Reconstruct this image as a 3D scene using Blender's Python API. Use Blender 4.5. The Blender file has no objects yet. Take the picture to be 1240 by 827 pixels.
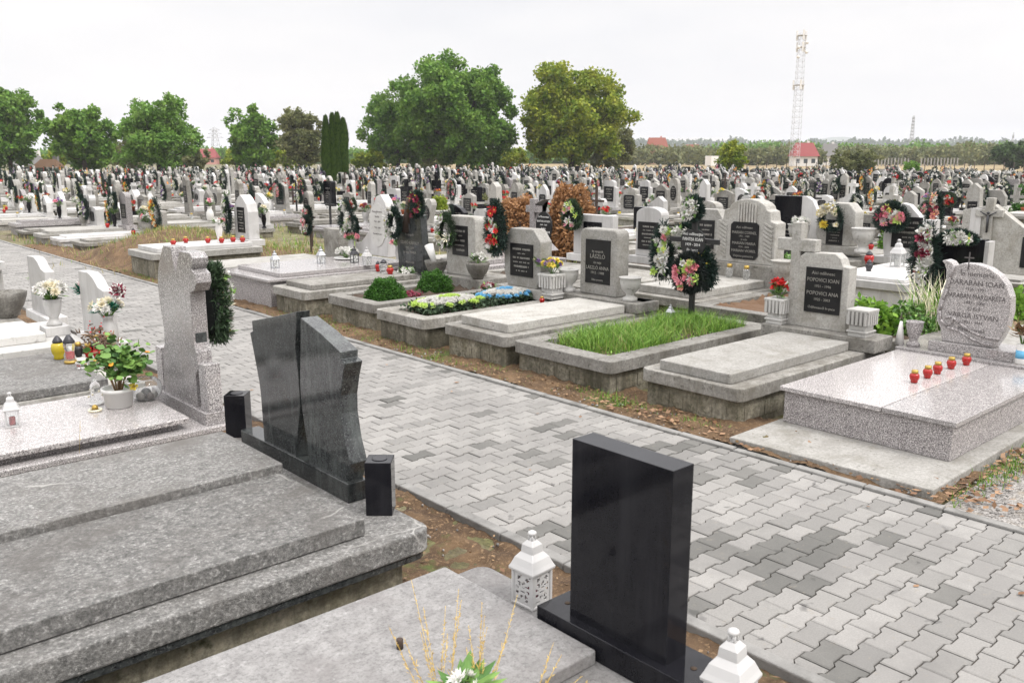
import bpy, math, random
import numpy as np
from mathutils import Vector, Matrix
R = math.radians
scene = bpy.context.scene
COL = scene.collection

# ---------------------------------------------------------------- camera, world, sun, exposure
cam_d = bpy.data.cameras.new('camera'); cam = bpy.data.objects.new('camera', cam_d); COL.objects.link(cam)
scene.camera = cam
CAM_H = 2.1; PITCH = 11.785; YAW = 41.8; FPX = 1064.0
cam.location = (0, 0, CAM_H)
cam.rotation_euler = (R(90 - PITCH), 0, R(-YAW))
cam_d.sensor_width = 36; cam_d.lens = FPX / 1240 * 36
cam_d.clip_start = 0.05; cam_d.clip_end = 6000
cam_d.dof.use_dof = True; cam_d.dof.focus_distance = 7.0; cam_d.dof.aperture_fstop = 7.1

SUN_EL, SUN_AZ = 52.0, 165.0          # azimuth clockwise from +Y
w = bpy.data.worlds.new('World'); scene.world = w; w.use_nodes = True
nt = w.node_tree; nt.nodes.clear()
sky = nt.nodes.new('ShaderNodeTexSky'); sky.sky_type = 'NISHITA'; sky.sun_disc = False
sky.sun_elevation = R(SUN_EL); sky.sun_rotation = R(SUN_AZ); sky.dust_density = 6
mul = nt.nodes.new('ShaderNodeVectorMath'); mul.operation = 'SCALE'; mul.inputs[3].default_value = 0.08
nt.links.new(sky.outputs[0], mul.inputs[0])
tc = nt.nodes.new('ShaderNodeTexCoord'); ns = nt.nodes.new('ShaderNodeTexNoise')
mp = nt.nodes.new('ShaderNodeMapping'); mp.inputs['Scale'].default_value = (1, 1, 4)
nt.links.new(tc.outputs['Generated'], mp.inputs[0]); nt.links.new(mp.outputs[0], ns.inputs['Vector'])
ns.inputs['Scale'].default_value = 2.2; ns.inputs['Detail'].default_value = 5
cr = nt.nodes.new('ShaderNodeValToRGB')
cr.color_ramp.elements[0].position = .3; cr.color_ramp.elements[0].color = (0.745, 0.745, 0.765, 1)
cr.color_ramp.elements[1].position = .65; cr.color_ramp.elements[1].color = (0.90, 0.873, 0.855, 1)
nt.links.new(ns.outputs[0], cr.inputs[0])
mx = nt.nodes.new('ShaderNodeMix'); mx.data_type = 'RGBA'; mx.inputs[0].default_value = 0.93
nt.links.new(mul.outputs[0], mx.inputs[6]); nt.links.new(cr.outputs[0], mx.inputs[7])
sx_ = nt.nodes.new('ShaderNodeSeparateXYZ'); nt.links.new(tc.outputs['Generated'], sx_.inputs[0])
gr_ = nt.nodes.new('ShaderNodeMapRange'); gr_.inputs[1].default_value = .18; gr_.inputs[2].default_value = 1.0; gr_.inputs[3].default_value = 1.0; gr_.inputs[4].default_value = 3.2
nt.links.new(sx_.outputs[2], gr_.inputs[0])
sc_ = nt.nodes.new('ShaderNodeVectorMath'); sc_.operation = 'SCALE'; nt.links.new(mx.outputs[2], sc_.inputs[0]); nt.links.new(gr_.outputs[0], sc_.inputs[3])
bg = nt.nodes.new('ShaderNodeBackground'); bg.inputs[1].default_value = 1.0
nt.links.new(sc_.outputs[0], bg.inputs[0])
wo = nt.nodes.new('ShaderNodeOutputWorld'); nt.links.new(bg.outputs[0], wo.inputs[0])

sd = bpy.data.lights.new('sun', 'SUN'); sun = bpy.data.objects.new('sun', sd); COL.objects.link(sun)
sd.energy = 1.6; sd.angle = R(14); sd.color = (1, .965, .92)
_a, _e = R(SUN_AZ), R(SUN_EL)
sdir = Vector((math.sin(_a) * math.cos(_e), math.cos(_a) * math.cos(_e), math.sin(_e)))
sun.rotation_euler = sdir.to_track_quat('Z', 'Y').to_euler()
vs = scene.view_settings
vs.view_transform = 'Standard'; vs.look = 'None'; vs.exposure = 0.36; vs.gamma = 1; vs.use_curve_mapping = False

# ---------------------------------------------------------------- materials
M = {}
def nodes_of(m):
    m.use_nodes = True; t = m.node_tree; t.nodes.clear()
    o = t.nodes.new('ShaderNodeOutputMaterial'); b = t.nodes.new('ShaderNodeBsdfPrincipled')
    t.links.new(b.outputs[0], o.inputs[0]); return t, b
def ramp(t, src, p0, c0, p1, c1):
    r = t.nodes.new('ShaderNodeValToRGB'); e = r.color_ramp.elements
    e[0].position = p0; e[0].color = (*c0, 1); e[1].position = p1; e[1].color = (*c1, 1)
    t.links.new(src, r.inputs[0]); return r.outputs[0]
def noise(t, vec, scale, detail=4, rough=.6, stretch=None, dist=0):
    n = t.nodes.new('ShaderNodeTexNoise')
    if stretch:
        m = t.nodes.new('ShaderNodeMapping'); m.inputs['Scale'].default_value = stretch
        t.links.new(vec, m.inputs[0]); vec = m.outputs[0]
    t.links.new(vec, n.inputs['Vector'])
    n.inputs['Scale'].default_value = scale; n.inputs['Detail'].default_value = detail
    n.inputs['Roughness'].default_value = rough; n.inputs['Distortion'].default_value = dist
    return n.outputs[0]
def mixc(t, fac, a, b, mode='MIX'):
    m = t.nodes.new('ShaderNodeMix'); m.data_type = 'RGBA'; m.blend_type = mode
    if isinstance(fac, float): m.inputs[0].default_value = fac
    else: t.links.new(fac, m.inputs[0])
    for s, v in ((6, a), (7, b)):
        if isinstance(v, tuple): m.inputs[s].default_value = (*v, 1)
        else: t.links.new(v, m.inputs[s])
    return m.outputs[2]
def offset_vec(t, k=37.0):
    c = t.nodes.new('ShaderNodeTexCoord'); oi = t.nodes.new('ShaderNodeObjectInfo')
    s = t.nodes.new('ShaderNodeMath'); s.operation = 'MULTIPLY'; s.inputs[1].default_value = k
    t.links.new(oi.outputs['Random'], s.inputs[0])
    a = t.nodes.new('ShaderNodeVectorMath'); a.operation = 'ADD'
    t.links.new(c.outputs['Object'], a.inputs[0]); t.links.new(s.outputs[0], a.inputs[1])
    return a.outputs[0], oi.outputs['Random']
def stone(name, c1, c2, scale=6, speck=None, stain=None, rough=.85, bump=.3, bscale=60, var=.2, crack=None, island=False, coat=0, moss=None, spec=.5, streak=None, grain=None):
    m = bpy.data.materials.new(name); t, b = nodes_of(m)
    vec, rnd = offset_vec(t)
    if island:
        g = t.nodes.new('ShaderNodeNewGeometry'); rnd = g.outputs['Random Per Island']
        c = t.nodes.new('ShaderNodeTexCoord'); vec = c.outputs['Object']
    col = ramp(t, noise(t, vec, scale, 6, .65), .32, c1, .68, c2)
    if speck:                                   # (colour, scale, lo, hi) pairs
        for sc, colr, lo, hi, *dt in speck:
            f = ramp(t, noise(t, vec, sc, dt[0] if dt else 1, .5 if not dt else .7), lo, (0, 0, 0), hi, (1, 1, 1))
            col = mixc(t, f, col, colr)
    if grain:
        f = ramp(t, noise(t, vec, grain[0], 4, .75), .32, (grain[1],) * 3, .68, (grain[2],) * 3); col = mixc(t, 1.0, col, f, 'MULTIPLY')
    if streak:
        f = ramp(t, noise(t, vec, streak[1], 5, .7, stretch=(1, 1, .12)), .48, (0, 0, 0), .72, (1, 1, 1))
        col = mixc(t, f, col, streak[0])
    if stain:
        f = ramp(t, noise(t, vec, stain[1], 7, .7, dist=.3), stain[2], (0, 0, 0), stain[3], (1, 1, 1))
        col = mixc(t, f, col, stain[0])
    if moss:
        f = ramp(t, noise(t, vec, moss[1], 8, .75), moss[2], (0, 0, 0), moss[3], (1, 1, 1))
        col = mixc(t, f, col, moss[0])
    if crack:
        nz = t.nodes.new('ShaderNodeTexNoise'); nz.inputs['Scale'].default_value = 7; t.links.new(vec, nz.inputs['Vector'])
        vm = t.nodes.new('ShaderNodeVectorMath'); vm.operation = 'MULTIPLY_ADD'; t.links.new(nz.outputs[1], vm.inputs[0])
        vm.inputs[1].default_value = (.09, .09, .09); t.links.new(vec, vm.inputs[2])
        vo = t.nodes.new('ShaderNodeTexVoronoi'); vo.feature = 'DISTANCE_TO_EDGE'; vo.inputs['Scale'].default_value = crack[1]
        t.links.new(vm.outputs[0], vo.inputs['Vector'])
        f = ramp(t, vo.outputs[0], 0.0, (1, 1, 1), .006, (0, 0, 0))
        f2 = ramp(t, noise(t, vec, 1.7, 2), .52, (0, 0, 0), .6, (1, 1, 1))
        ff = mixc(t, f, (0, 0, 0), f2)
        col = mixc(t, ff, col, crack[0])
    hv = t.nodes.new('ShaderNodeHueSaturation')
    mr = t.nodes.new('ShaderNodeMapRange'); mr.inputs[3].default_value = 1 - var; mr.inputs[4].default_value = 1 + var
    t.links.new(rnd, mr.inputs[0]); t.links.new(mr.outputs[0], hv.inputs['Value']); t.links.new(col, hv.inputs['Color'])
    t.links.new(hv.outputs[0], b.inputs['Base Color'])
    b.inputs['Roughness'].default_value = rough
    b.inputs['Specular IOR Level'].default_value = spec
    if bump:
        bp = t.nodes.new('ShaderNodeBump'); bp.inputs['Strength'].default_value = bump; bp.inputs['Distance'].default_value = .01
        t.links.new(noise(t, vec, bscale, 5, .7), bp.inputs['Height']); t.links.new(bp.outputs[0], b.inputs['Normal'])
    M[name] = m; return m
def plain(name, c, rough=.6, metal=0, var=0, island=0, trans=0, alpha=1, c2=None, bump=0):
    m = bpy.data.materials.new(name); t, b = nodes_of(m)
    b.inputs['Base Color'].default_value = (*c, 1)
    b.inputs['Roughness'].default_value = rough; b.inputs['Metallic'].default_value = metal
    if trans: b.inputs['Transmission Weight'].default_value = trans; b.inputs['IOR'].default_value = 1.3
    if island or c2:
        g = t.nodes.new('ShaderNodeNewGeometry')
        col = ramp(t, g.outputs['Random Per Island'], 0, c, 1, c2 or tuple(min(1, x * (1 + island)) for x in c))
        t.links.new(col, b.inputs['Base Color'])
    if bump:
        vec, _ = offset_vec(t)
        bp = t.nodes.new('ShaderNodeBump'); bp.inputs['Strength'].default_value = bump; bp.inputs['Distance'].default_value = .004
        t.links.new(noise(t, vec, 25, 4), bp.inputs['Height']); t.links.new(bp.outputs[0], b.inputs['Normal'])
    M[name] = m; return m
def leafmat(name, dark, mid, light, clump=.6, rough=.6):
    m = bpy.data.materials.new(name); t, b = nodes_of(m)
    g = t.nodes.new('ShaderNodeNewGeometry'); c = t.nodes.new('ShaderNodeTexCoord')
    a = ramp(t, g.outputs['Random Per Island'], .1, dark, .95, mid)
    f = ramp(t, noise(t, c.outputs['Object'], clump, 3), .42, (0, 0, 0), .66, (1, 1, 1))
    col = mixc(t, f, a, light)
    col2 = mixc(t, .5, col, a)
    t.links.new(col2, b.inputs['Base Color']); b.inputs['Roughness'].default_value = rough
    b.inputs['Specular IOR Level'].default_value = .25
    o = [n for n in t.nodes if n.type == 'OUTPUT_MATERIAL'][0]
    tr = t.nodes.new('ShaderNodeBsdfTranslucent'); t.links.new(col2, tr.inputs[0])
    ms = t.nodes.new('ShaderNodeMixShader'); ms.inputs[0].default_value = .3
    t.links.new(b.outputs[0], ms.inputs[1]); t.links.new(tr.outputs[0], ms.inputs[2]); t.links.new(ms.outputs[0], o.inputs[0])
    M[name] = m; return m

K = dict(
 concrete=dict(grain=(45,.6,1.22), c1=(0.202,0.192,0.174), c2=(0.328,0.318,0.293), scale=5, stain=((0.088,0.078,0.059),2.2,.48,.75), moss=((0.047,0.044,0.032),17,.56,.68), rough=.92, bump=.5, bscale=70, streak=((0.170,0.160,0.139),9)),
 concrete_pale=dict(grain=(45,.72,1.18), c1=(0.292,0.282,0.259), c2=(0.389,0.379,0.356), scale=6, stain=((0.175,0.162,0.130),2.6,.50,.78), moss=((0.085,0.077,0.061),26,.58,.70), rough=.9, bump=.4, bscale=80),
 concrete_wall=dict(grain=(30,.55,1.4), c1=(.14,.125,.085), c2=(.27,.25,.20), scale=3.5, stain=((.05,.045,.028),2.2,.45,.7), moss=((.04,.042,.02),10,.54,.68), rough=.95, bump=.9, bscale=35, streak=((.07,.064,.045),10)),
 marble=dict(c1=(0.448,0.440,0.432), c2=(0.560,0.552,0.544), scale=3, streak=((0.384,0.376,0.360),7), stain=((0.360,0.344,0.320),4,.56,.75), rough=.45, bump=.08),
 marble_dirty=dict(c1=(0.395,0.388,0.365), c2=(0.517,0.509,0.494), scale=3, stain=((0.167,0.160,0.144),12,.55,.72), rough=.7, bump=.5, bscale=40),
 granite_pink=dict(c1=(.28,.265,.262), c2=(.375,.358,.352), scale=20, speck=((150,(0.104,0.089,0.092),.56,.60),(110,(0.548,0.518,0.503),.58,.63)), rough=.16, bump=0),
 granite_rough=dict(c1=(.215,.20,.198), c2=(.31,.292,.288), scale=20, speck=((150,(0.088,0.076,0.080),.54,.59),(110,(0.528,0.496,0.488),.58,.62)), rough=.5, bump=.25, bscale=160),
 granite_grey=dict(c1=(.235,.222,.222), c2=(.36,.345,.342), scale=6, speck=((125,(.10,.09,.095),.54,.60),(115,(.56,.54,.53),.57,.62)), rough=.2, bump=0, stain=((.25,.22,.215),3,.5,.75)),
 granite_black=dict(spec=.22, grain=(200,.5,1.7), streak=((.016,.016,.019),7), c1=(.005,.005,.007), c2=(.010,.010,.012), scale=5, rough=.07, bump=0, var=.2),
 granite_dark=dict(var=.3, grain=(120,.6,1.5), c1=(.015,.017,.018), c2=(.045,.049,.049), scale=22, streak=((.075,.083,.08),13), speck=((90,(.015,.015,.017),.56,.66),(140,(.085,.09,.088),.62,.7)), rough=.09, bump=.0),
 limestone=dict(grain=(60,.42,1.42), c1=(0.133,0.131,0.125), c2=(0.261,0.255,0.244), scale=16, speck=((45,(0.085,0.083,0.079),.55,.72,5),(60,(0.352,0.347,0.335),.56,.74,5)), stain=((0.120,0.111,0.102),2.0,.48,.7), crack=((0.375,0.366,0.347),.9), rough=.75, bump=1.0, bscale=110),
 limestone_smooth=dict(grain=(60,.56,1.28), c1=(0.175,0.169,0.166), c2=(0.283,0.277,0.271), scale=13, speck=((60,(0.114,0.112,0.108),.55,.75,5),(35,(0.337,0.331,0.325),.57,.75,5)), stain=((0.169,0.157,0.153),2,.48,.75), moss=((0.337,0.329,0.319),11,.66,.72), rough=.7, bump=.5, bscale=130),
 plaque=dict(c1=(.006,.006,.007), c2=(.017,.017,.018), scale=6, rough=.35, bump=0, spec=.3),
)
for _n, _k in K.items(): stone(_n, **_k)
for _n in ('concrete', 'concrete_pale', 'concrete_wall', 'marble', 'granite_rough', 'granite_black', 'granite_grey'):
    stone('far_' + _n, **dict(K[_n], island=True, var=.2, bump=0))
plain('lettering', (.23,.22,.20), .6); plain('lettering_white', (.72,.72,.70), .6); plain('lettering_dark', (.09,.08,.08), .6)
plain('gold', (.42,.29,.08), .45, .8); plain('metal_dark', (.05,.05,.055), .45, .6); plain('steel', (.45,.46,.48), .4, .8)
plain('white_paint', (.47,.465,.46), .4, bump=.1); plain('plastic_white', (.68,.67,.65), .35); plain('black_paint', (.012,.012,.013), .45)
plain('wood_dark', (.045,.028,.02), .7, bump=.4); plain('red_glass', (.33,.012,.01), .12); plain('yellow_glass', (.42,.33,.02), .15)
plain('clear_glass', (.95,.96,.96), .03, trans=.92); plain('wax_red', (.42,.025,.025), .4); plain('amber', (.55,.22,.03), .2)
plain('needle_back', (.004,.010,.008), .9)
plain('soil', (.05,.032,.02), .95, bump=.8); plain('pebble', (.10,.095,.09), .7, c2=(.35,.33,.31))
plain('terracotta', (.45,.12,.05), .8); plain('blue', (.03,.12,.6), .4); plain('rust', (.11,.06,.03), .9, bump=.4)
for _n, _c, _c2 in (('needle', (.003,.014,.010), (.010,.040,.026)), ('needle_pine', (.012,.030,.012), (.04,.08,.03)), ('leaf_green', (.04,.12,.02), (.17,.30,.06)), ('leaf_teal', (.004,.10,.06), (.015,.17,.11)),
    ('petal_white', (.58,.57,.53), (.76,.75,.73)), ('petal_cream', (.70,.63,.45), (.82,.78,.64)), ('petal_red', (.40,.01,.012), (.68,.03,.03)), ('petal_pink', (.62,.16,.22), (.82,.40,.45)),
    ('petal_salmon', (.68,.22,.16), (.85,.48,.38)), ('petal_yellow', (.65,.48,.03), (.85,.72,.15)), ('petal_orange', (.72,.20,.01), (.85,.38,.04)), ('petal_purple', (.14,.06,.24), (.36,.22,.46)),
    ('petal_wine', (.12,.01,.025), (.30,.03,.07)), ('petal_blue', (.10,.38,.62), (.28,.58,.78)), ('petal_lime', (.42,.60,.10), (.62,.74,.25)), ('dry', (.13,.075,.035), (.30,.19,.09)), ('dry_cone', (.05,.03,.02), (.26,.17,.10)),
    ('fallen_leaf', (.13,.06,.025), (.30,.18,.10)), ('grass_blade', (.04,.13,.008), (.21,.36,.04)), ('grass_dry', (.18,.16,.05), (.42,.36,.16)), ('weed_gold', (.42,.27,.05), (.62,.45,.14))):
    plain(_n, _c, .65, c2=_c2)
leafmat('leaf_tree', (.05,.125,.015), (.15,.30,.04), (.26,.38,.07))
leafmat('leaf_bright', (.07,.16,.025), (.17,.33,.055), (.27,.38,.09))
leafmat('leaf_autumn', (.09,.16,.015), (.26,.34,.03), (.52,.48,.06))
leafmat('leaf_olive', (.085,.105,.04), (.18,.20,.08), (.27,.25,.11))
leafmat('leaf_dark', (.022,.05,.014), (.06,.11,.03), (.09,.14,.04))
leafmat('leaf_cypress', (.02,.05,.006), (.06,.115,.013), (.08,.14,.016), 3)
leafmat('leaf_box', (.02,.065,.010), (.06,.17,.025), (.09,.22,.03), 8)
leafmat('leaf_brown', (.14,.06,.022), (.40,.21,.09), (.52,.31,.16), 3)
leafmat('leaf_bed', (.06,.16,.015), (.18,.34,.04), (.28,.42,.07), 6)
plain('bark', (.06,.045,.035), .95, bump=.8)

# ---------------------------------------------------------------- mesh collector
class MB:
    def __init__(s): s.V = []; s.L = []; s.S = []; s.MI = []; s.SM = []; s.n = 0; s.mats = []
    def mi(s, m):
        if m not in s.mats: s.mats.append(m)
        return s.mats.index(m)
    def raw(s, V, faces, mat, smooth=False):
        V = np.asarray(V, float); s.V.append(V)
        s.L.append(np.array([i for f in faces for i in f], int) + s.n); s.S.append(np.array([len(f) for f in faces], int))
        s.MI.append(np.full(len(faces), s.mi(mat))); s.SM.append(np.full(len(faces), smooth)); s.n += len(V); return s
    def quads(s, Q, mat, smooth=False):            # Q: (N,k,3)
        Q = np.asarray(Q, float)
        if len(Q) == 0: return s
        N, k, _ = Q.shape
        s.V.append(Q.reshape(-1, 3)); s.L.append(np.arange(N * k) + s.n); s.S.append(np.full(N, k))
        s.MI.append(np.full(N, s.mi(mat))); s.SM.append(np.full(N, smooth)); s.n += N * k; return s
    def add(s, o, T=None, rename=None):
        if not o.V: return s
        V = np.concatenate(o.V)
        if T is not None:
            A = np.array(T); V = V @ A[:3, :3].T + A[:3, 3]
        mp_ = np.array([s.mi((rename or {}).get(m, m)) for m in o.mats])
        s.V.append(V); s.L.append(np.concatenate(o.L) + s.n); s.S.append(np.concatenate(o.S))
        s.MI.append(mp_[np.concatenate(o.MI)]); s.SM.append(np.concatenate(o.SM)); s.n += len(V); return s
    def box(s, a, b, mat):
        x0, y0, z0 = a; x1, y1, z1 = b
        V = [(x0,y0,z0),(x1,y0,z0),(x1,y1,z0),(x0,y1,z0),(x0,y0,z1),(x1,y0,z1),(x1,y1,z1),(x0,y1,z1)]
        return s.raw(V, [(0,3,2,1),(4,5,6,7),(0,1,5,4),(1,2,6,5),(2,3,7,6),(3,0,4,7)], mat)
    def prism_x(s, pts, x0, x1, mat, taper=1.0):    # outline in (y,z), front face at x0
        n = len(pts)
        ar = sum(pts[i][0] * pts[(i+1) % n][1] - pts[(i+1) % n][0] * pts[i][1] for i in range(n))
        if ar < 0: pts = pts[::-1]
        V = [(x0, y, z) for y, z in pts] + [(x1, y * 1.0, z) for y, z in pts]
        F = [tuple(range(n))[::-1], tuple(range(n, 2 * n))] + [(i, (i+1) % n, n + (i+1) % n, n + i) for i in range(n)]
        return s.raw(V, F, mat)
    def prism_z(s, pts, z0, z1, mat):
        n = len(pts)
        V = [(x, y, z0) for x, y in pts] + [(x, y, z1) for x, y in pts]
        F = [tuple(range(n))[::-1], tuple(range(n, 2 * n))] + [(i, (i+1) % n, n + (i+1) % n, n + i) for i in range(n)]
        return s.raw(V, F, mat)
    def lathe(s, prof, mat, segs=20, c=(0, 0, 0), smooth=True, sq=0):
        V = []; F = []
        for r, z in prof:
            for k in range(segs):
                a = 2 * math.pi * k / segs
                V.append((c[0] + r * math.cos(a), c[1] + r * math.sin(a), c[2] + z))
        for i in range(len(prof) - 1):
            for k in range(segs):
                k2 = (k + 1) % segs
                F.append((i * segs + k, i * segs + k2, (i+1) * segs + k2, (i+1) * segs + k))
        F.append(tuple(range(segs))[::-1]); F.append(tuple(range((len(prof)-1) * segs, len(prof) * segs)))
        return s.raw(V, F, mat, smooth)
    def tube(s, p0, p1, r0, r1, mat, segs=8, smooth=True):
        p0 = np.array(p0, float); p1 = np.array(p1, float); d = p1 - p0; L = np.linalg.norm(d)
        if L < 1e-6: return s
        d /= L; u = np.cross(d, (0, 0, 1)) if abs(d[2]) < .9 else np.cross(d, (1, 0, 0)); u /= np.linalg.norm(u); v = np.cross(d, u)
        V = []
        for p, r in ((p0, r0), (p1, r1)):
            for k in range(segs):
                a = 2 * math.pi * k / segs; V.append(p + r * (u * math.cos(a) + v * math.sin(a)))
        F = [(k, (k+1) % segs, segs + (k+1) % segs, segs + k) for k in range(segs)] + [tuple(range(segs))[::-1], tuple(range(segs, 2*segs))]
        return s.raw(V, F, mat, smooth)
    def blob(s, c, r, mat, seg=10, rings=6, sc=(1, 1, 1)):
        pr = [(max(1e-4, r * math.sin(math.pi * i / rings)), -r * math.cos(math.pi * i / rings)) for i in range(rings + 1)]
        o = MB().lathe(pr, mat, seg)
        T = np.eye(4); T[0,0], T[1,1], T[2,2] = sc; T[:3,3] = c
        return s.add(o, T)
    def build(s, name, parent=None, loc=None):
        me = bpy.data.meshes.new(name)
        V = np.concatenate(s.V); L = np.concatenate(s.L); S = np.concatenate(s.S)
        me.vertices.add(len(V)); me.vertices.foreach_set('co', V.ravel().astype(np.float32))
        me.loops.add(len(L)); me.loops.foreach_set('vertex_index', L.astype(np.int32))
        me.polygons.add(len(S)); st = np.concatenate([[0], np.cumsum(S)[:-1]])
        me.polygons.foreach_set('loop_start', st.astype(np.int32))
        for m in s.mats: me.materials.append(M[m])
        me.polygons.foreach_set('material_index', np.concatenate(s.MI).astype(np.int32))
        me.polygons.foreach_set('use_smooth', np.concatenate(s.SM).astype(bool))
        me.update(calc_edges=True); me.validate()
        o = bpy.data.objects.new(name, me); COL.objects.link(o)
        if parent is not None: o.parent = parent
        if loc is not None: o.location = loc
        return o

def tag(o, label, cat, group=None):
    o['label'] = label; o['category'] = cat
    if group: o['group'] = group
    return o
def empty(name, loc, rz=0):
    o = bpy.data.objects.new(name, None); o.empty_display_size = .1; COL.objects.link(o); o.location = loc; o.rotation_euler = (0, 0, rz); return o
def kind(o, k): o['kind'] = k; return o
def bevel(o, wd=.006, seg=2):
    b = o.modifiers.new('bevel', 'BEVEL'); b.width = wd; b.segments = seg; b.limit_method = 'ANGLE'; b.angle_limit = R(35); return o
KIDS = {}
def copy_tree(o, loc=None, rz=None, scale=None, parent=None):
    c = o.copy(); COL.objects.link(c)
    if parent is not None: c.parent = parent
    if loc is not None: c.location = loc
    if rz is not None: c.rotation_euler = (c.rotation_euler[0], c.rotation_euler[1], rz)
    if scale is not None: c.scale = scale
    for ch in KIDS.get(o.name, ()): copy_tree(ch, parent=c)
    return c
def reg(root, *kids): KIDS[root.name] = list(kids); return root
def rot(rz=0, ry=0, rx=0, loc=(0, 0, 0), sc=1):
    return Matrix.Translation(loc) @ Matrix.Rotation(rz, 4, 'Z') @ Matrix.Rotation(ry, 4, 'Y') @ Matrix.Rotation(rx, 4, 'X') @ Matrix.Diagonal((sc, sc, sc, 1))
rng = np.random.default_rng(7); random.seed(7)

def rrect(x0, y0, x1, y1, r, n=4):
    P = []
    for cx, cy, a0 in ((x1-r, y1-r, 0), (x0+r, y1-r, 90), (x0+r, y0+r, 180), (x1-r, y0+r, 270)):
        for k in range(n + 1):
            a = R(a0 + 90 * k / n); P.append((cx + r * math.cos(a), cy + r * math.sin(a)))
    return P
def ring(mb, outer, inner, z0, z1, zi, mat):
    n = len(outer)
    V = [(x, y, z0) for x, y in outer] + [(x, y, z1) for x, y in outer] + [(x, y, z1) for x, y in inner] + [(x, y, zi) for x, y in inner]
    F = []
    for k in range(3):
        for i in range(n): F.append((k*n + i, k*n + (i+1) % n, (k+1)*n + (i+1) % n, (k+1)*n + i))
    return mb.raw(V, F, mat)

# random oriented leaf quads
def leaves(P, size, mat, mb, rg, flat=0.0, aspect=.6, bend=0):
    N = len(P)
    a = rg.normal(size=(N, 3)); a /= np.linalg.norm(a, axis=1)[:, None]
    a[:, 2] *= (1 - flat); a /= np.linalg.norm(a, axis=1)[:, None]
    b = rg.normal(size=(N, 3)); b[:, 2] *= (1 - flat); b -= (b * a).sum(1)[:, None] * a; b /= np.linalg.norm(b, axis=1)[:, None]
    s_ = size * rg.uniform(.6, 1.3, (N, 1))
    Q = np.stack([P, P + s_ * (a * .5 + b * aspect * .5), P + s_ * a, P + s_ * (a * .5 - b * aspect * .5)], 1)
    return mb.quads(Q, mat)
def blades(P, h, wd, mat, mb, rg, lean=.35):
    N = len(P); th = rg.uniform(0, 2 * math.pi, N); hh = h * rg.uniform(.45, 1.2, N); l = rg.uniform(0, lean, N) * hh
    ph = rg.uniform(0, 2 * math.pi, N); d = np.stack([np.cos(th), np.sin(th), 0 * th], 1) * wd / 2
    mid = P + np.stack([np.cos(ph) * l * .35, np.sin(ph) * l * .35, hh * .6], 1); tip = P + np.stack([np.cos(ph) * l, np.sin(ph) * l, hh], 1)
    mb.quads(np.stack([P - d, P + d, mid + d * .7, mid - d * .7], 1), mat)
    return mb.quads(np.stack([mid - d * .7, mid + d * .7, tip], 1), mat)
# ---------------------------------------------------------------- flowers and wreaths
def basis(n):
    n = np.array(n, float); n /= np.linalg.norm(n)
    u = np.cross(n, (0, 0, 1)) if abs(n[2]) < .9 else np.cross(n, (1, 0, 0)); u /= np.linalg.norm(u)
    return u, np.cross(n, u), n
FL = dict(rose=[(5, 20, 1.0, .75), (5, 45, .8, .7), (4, 70, .6, .6), (3, 84, .5, .5)], daisy=[(12, 8, 1.0, .28), (10, 28, .8, .25)],
          lily=[(6, 25, 1.25, .38)], mum=[(14, 0, 1.0, .2), (13, 25, .95, .2), (11, 48, .85, .2), (8, 68, .75, .2), (5, 85, .7, .2)], small=[(5, 25, 1, .7)], ball=[(12, -20, .9, .5), (13, 5, .95, .45), (12, 28, .92, .45), (10, 50, .88, .45), (7, 70, .85, .45), (4, 88, .8, .4)])
def flower(mb, c, n, r, kind, mat, centre=None, rg=rng, mat2=None):
    u, v, n = basis(n); c = np.array(c, float)
    for li, (k, el, ln, wd) in enumerate(FL[kind]):
        a0 = rg.uniform(0, 6.28); a = a0 + np.arange(k) * 2 * math.pi / k + rg.normal(0, .08, k)
        e = R(el) + rg.normal(0, .12, k)
        d = (np.cos(a)[:, None] * u + np.sin(a)[:, None] * v); t = (-np.sin(a)[:, None] * u + np.cos(a)[:, None] * v)
        dir_ = d * np.cos(e)[:, None] + n * np.sin(e)[:, None]; L = r * ln * rg.uniform(.85, 1.1, k)[:, None]
        up = n * np.cos(e)[:, None] - d * np.sin(e)[:, None]
        p0 = np.repeat(c[None], k, 0) + dir_ * L * .08
        m_ = c + dir_ * L * .62 - up * L * .05; w_ = t * r * wd * .5
        tip = c + dir_ * L + up * L * .12
        mb.quads(np.stack([p0, m_ + w_, tip, m_ - w_], 1), mat2 if (mat2 and li % 2) else mat)
    if centre: mb.blob(c + n * r * .1, r * .2, centre, 6, 3)
    return mb
def leafspray(mb, c, dirs, ln, wd, mat):
    for d in dirs:
        u, v, n = basis(d); c0 = np.array(c); s_ = u * wd / 2
        mb.quads([[c0, c0 + n * ln * .5 + s_, c0 + n * ln - v * ln * .1, c0 + n * ln * .5 - s_]], mat)
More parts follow.
